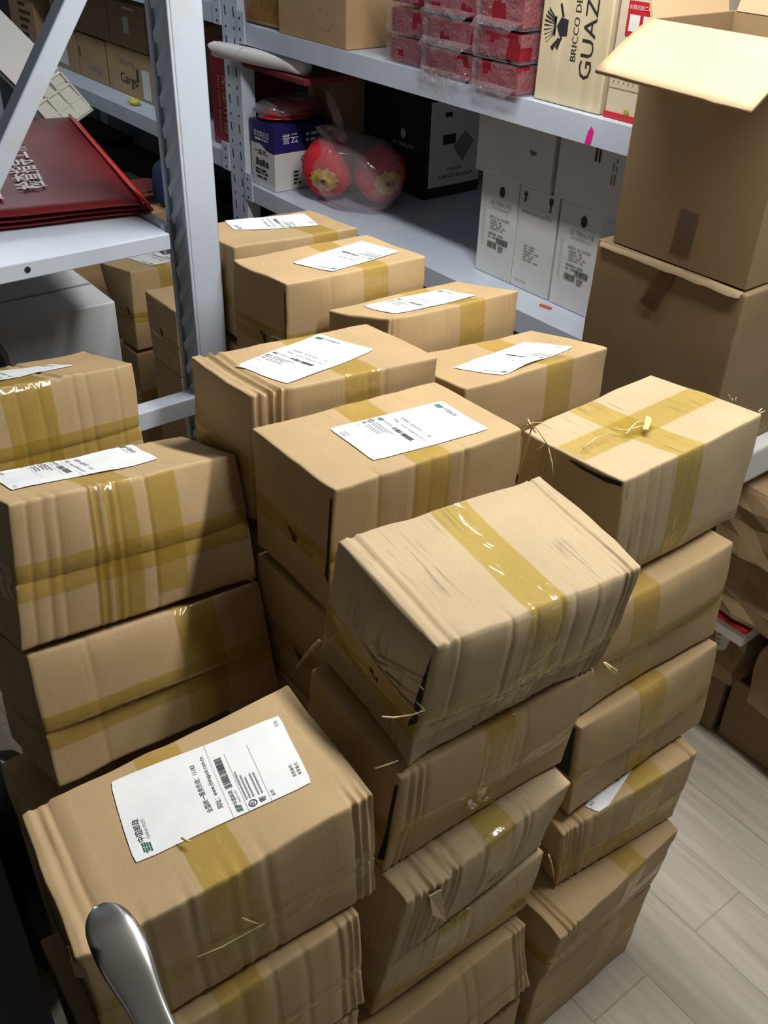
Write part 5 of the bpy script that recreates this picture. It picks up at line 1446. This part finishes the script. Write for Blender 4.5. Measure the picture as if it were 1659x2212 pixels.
for (d, w) in prof:
    c = top + ax_ * d - outn * (.012 * math.exp(-((d - .0) / .02) ** 2)) + outn * .004 * math.sin(d * 12)
    for k in range(NS):
        a = 2 * math.pi * k / NS
        V.append(c + side * (w * math.cos(a)) + outn * (w * .50 * math.sin(a) + .003 * math.cos(a) ** 2))
for j in range(len(prof) - 1):
    for k in range(NS):
        F.append((j * NS + k, j * NS + (k + 1) % NS, (j + 1) * NS + (k + 1) % NS, (j + 1) * NS + k))
F.append(tuple(reversed(range(NS)))); F.append(tuple((len(prof) - 1) * NS + k for k in range(NS)))
h = obj('pull_handle', V, F, M['chrome'], t, True)
h['label'] = 'polished steel pull handle'
ms = h.modifiers.new('smooth', 'SUBSURF'); ms.levels = 2; ms.render_levels = 2
be = top + ax_ * .225 * kd
MB().tube([be, be + Vector((-.005, -.006, -.02)), Vector((.065, .33, .98)), Vector((.03, .41, .94))], .008, 12).build('handle_stem', M['chrome'], h, True)
t2 = thing('bin_bag', 'added big black bag standing in for shade in the gap behind the cabinet', 'bag', (-.06, 1.14, 0))
MB().blob((-.11, 1.14, .28), (.165, .24, .30), 28, 18, .10, 3, 3, squash=.278).build('sack', M['dark_bag'], t2, True)  # made-up bag hiding lit floor, so the gap looks shaded
t2 = thing('bin_bag', 'added slim black bag standing in for shade behind the left edge cartons', 'bag', (.165, 1.19, 0))
MB().blob((.168, 1.19, .25), (.082, .125, .28), 24, 16, .05, 7, 3, squash=.248).build('sack', M['dark_bag'], t2, True)  # second made-up bag, dark in place of the shade between the stacks

# ------------------------------------------------------------------ loose straw
def straw(pts_list, label, rad=.0012, name='straw'):
    b = MB()
    for pts in pts_list:
        b.tube(pts, [rad] * (len(pts) - 1) + [rad * .6], 5)
    p0 = Vector(pts_list[0][0])
    return tag(b.build(name, M['straw'], None, True, origin=p0), label, 'straw', 'loose straw')
def px_path(pts, axis, val):
    return [at(x, y, axis, val) for x, y in pts]
straw([px_path(((1138, 918), (1160, 925), (1183, 960), (1192, 1000), (1196, 1045)), 0, .846), px_path(((1152, 912), (1140, 955), (1128, 1000), (1122, 1035)), 0, .846), px_path(((1128, 930), (1150, 915), (1172, 912)), 0, .846), px_path(((1162, 972), (1180, 958), (1196, 966)), 0, .846), px_path(((1140, 905), (1150, 925), (1158, 935)), 0, .846)], 'long bent straw stalks hanging from the left corner of the crossed-tape carton', .0012)
zt1 = 1.1335
straw([px_path(((1322, 926), (1350, 930), (1390, 920), (1405, 912)), 2, zt1), px_path(((1352, 938), (1372, 915), (1385, 908)), 2, zt1 + .002), px_path(((1260, 968), (1285, 948), (1320, 935)), 2, zt1)], 'short straw tuft taped on the top of the crossed-tape carton', .0011)
b = MB(); q = px_path(((1388, 930), (1400, 930), (1408, 906), (1396, 900)), 2, zt1 + .001)
b.add(q + [p + Vector((0, 0, .002)) for p in q], [(0, 1, 2, 3), (7, 6, 5, 4), (0, 4, 5, 1), (1, 5, 6, 2), (2, 6, 7, 3), (3, 7, 4, 0)])
tag(b.build('straw', M['straw'], None, origin=q[0]), 'flat yellow straw blade in the middle of the crossed-tape carton top', 'straw', 'loose straw')
straw([px_path(((1582, 872), (1574, 852)), 1, .77), px_path(((1586, 874), (1590, 858)), 1, .77), px_path(((1578, 874), (1583, 860)), 1, .77)], 'little straw ends poking up at the back edge of the crossed-tape carton', .0013)
straw([px_path(((1640, 893), (1652, 888)), 1, .60), px_path(((1638, 890), (1646, 882)), 1, .60)], 'frayed straw ends at the right corner of the crossed-tape carton', .0013)
straw([px_path(((690, 1385), (665, 1412), (641, 1442)), 0, .452)], 'thick yellow straw stalk sticking out left of the tilted carton', .0028)
L_ = lambda pts: px_path(pts, 0, .4545)
straw([L_(((775, 1388), (815, 1432), (860, 1450))), L_(((790, 1405), (840, 1470), (880, 1520), (905, 1545))), L_(((800, 1400), (812, 1392))), L_(((810, 1415), (850, 1440), (895, 1470), (915, 1490))), L_(((830, 1450), (870, 1490), (916, 1532))), L_(((806, 1385), (812, 1405), (818, 1420)))], 'bundle of dry straw along the dark end seam of the tilted carton', .0009)
straw([px_path(((825, 1548), (850, 1550), (890, 1544), (918, 1534)), 1, .495)], 'thin straw across the lower left corner of the tilted carton', .001)
straw([px_path(((1305, 1432), (1318, 1450), (1327, 1471)), 1, .515), px_path(((1306, 1433), (1326, 1452), (1334, 1464)), 1, .515), px_path(((1307, 1432), (1330, 1448), (1337, 1458)), 1, .515)], 'fan of three straws under the right edge of the tilted carton', .0016)
straw([px_path(((810, 1660), (835, 1652), (860, 1643)), 1, .50)], 'single straw at the top left corner of the carton beneath the tilted one', .001)
straw([px_path(((1185, 1846), (1192, 1868), (1196, 1892)), 1, .505)], 'pale straw drooping from the right corner of a carton in the centre stack', .0016)
straw([px_path(((392, 1810), (402, 1815), (412, 1818)), 2, .9935)], 'tiny straw stuck to the edge of the big postal label', .0014)
straw([px_path(((425, 2068), (480, 2045), (540, 2012), (572, 1995)), 1, .483), px_path(((523, 1983), (545, 1992), (562, 1996)), 1, .482)], 'straw caught in the tape seam of the labelled front left carton', .0008)
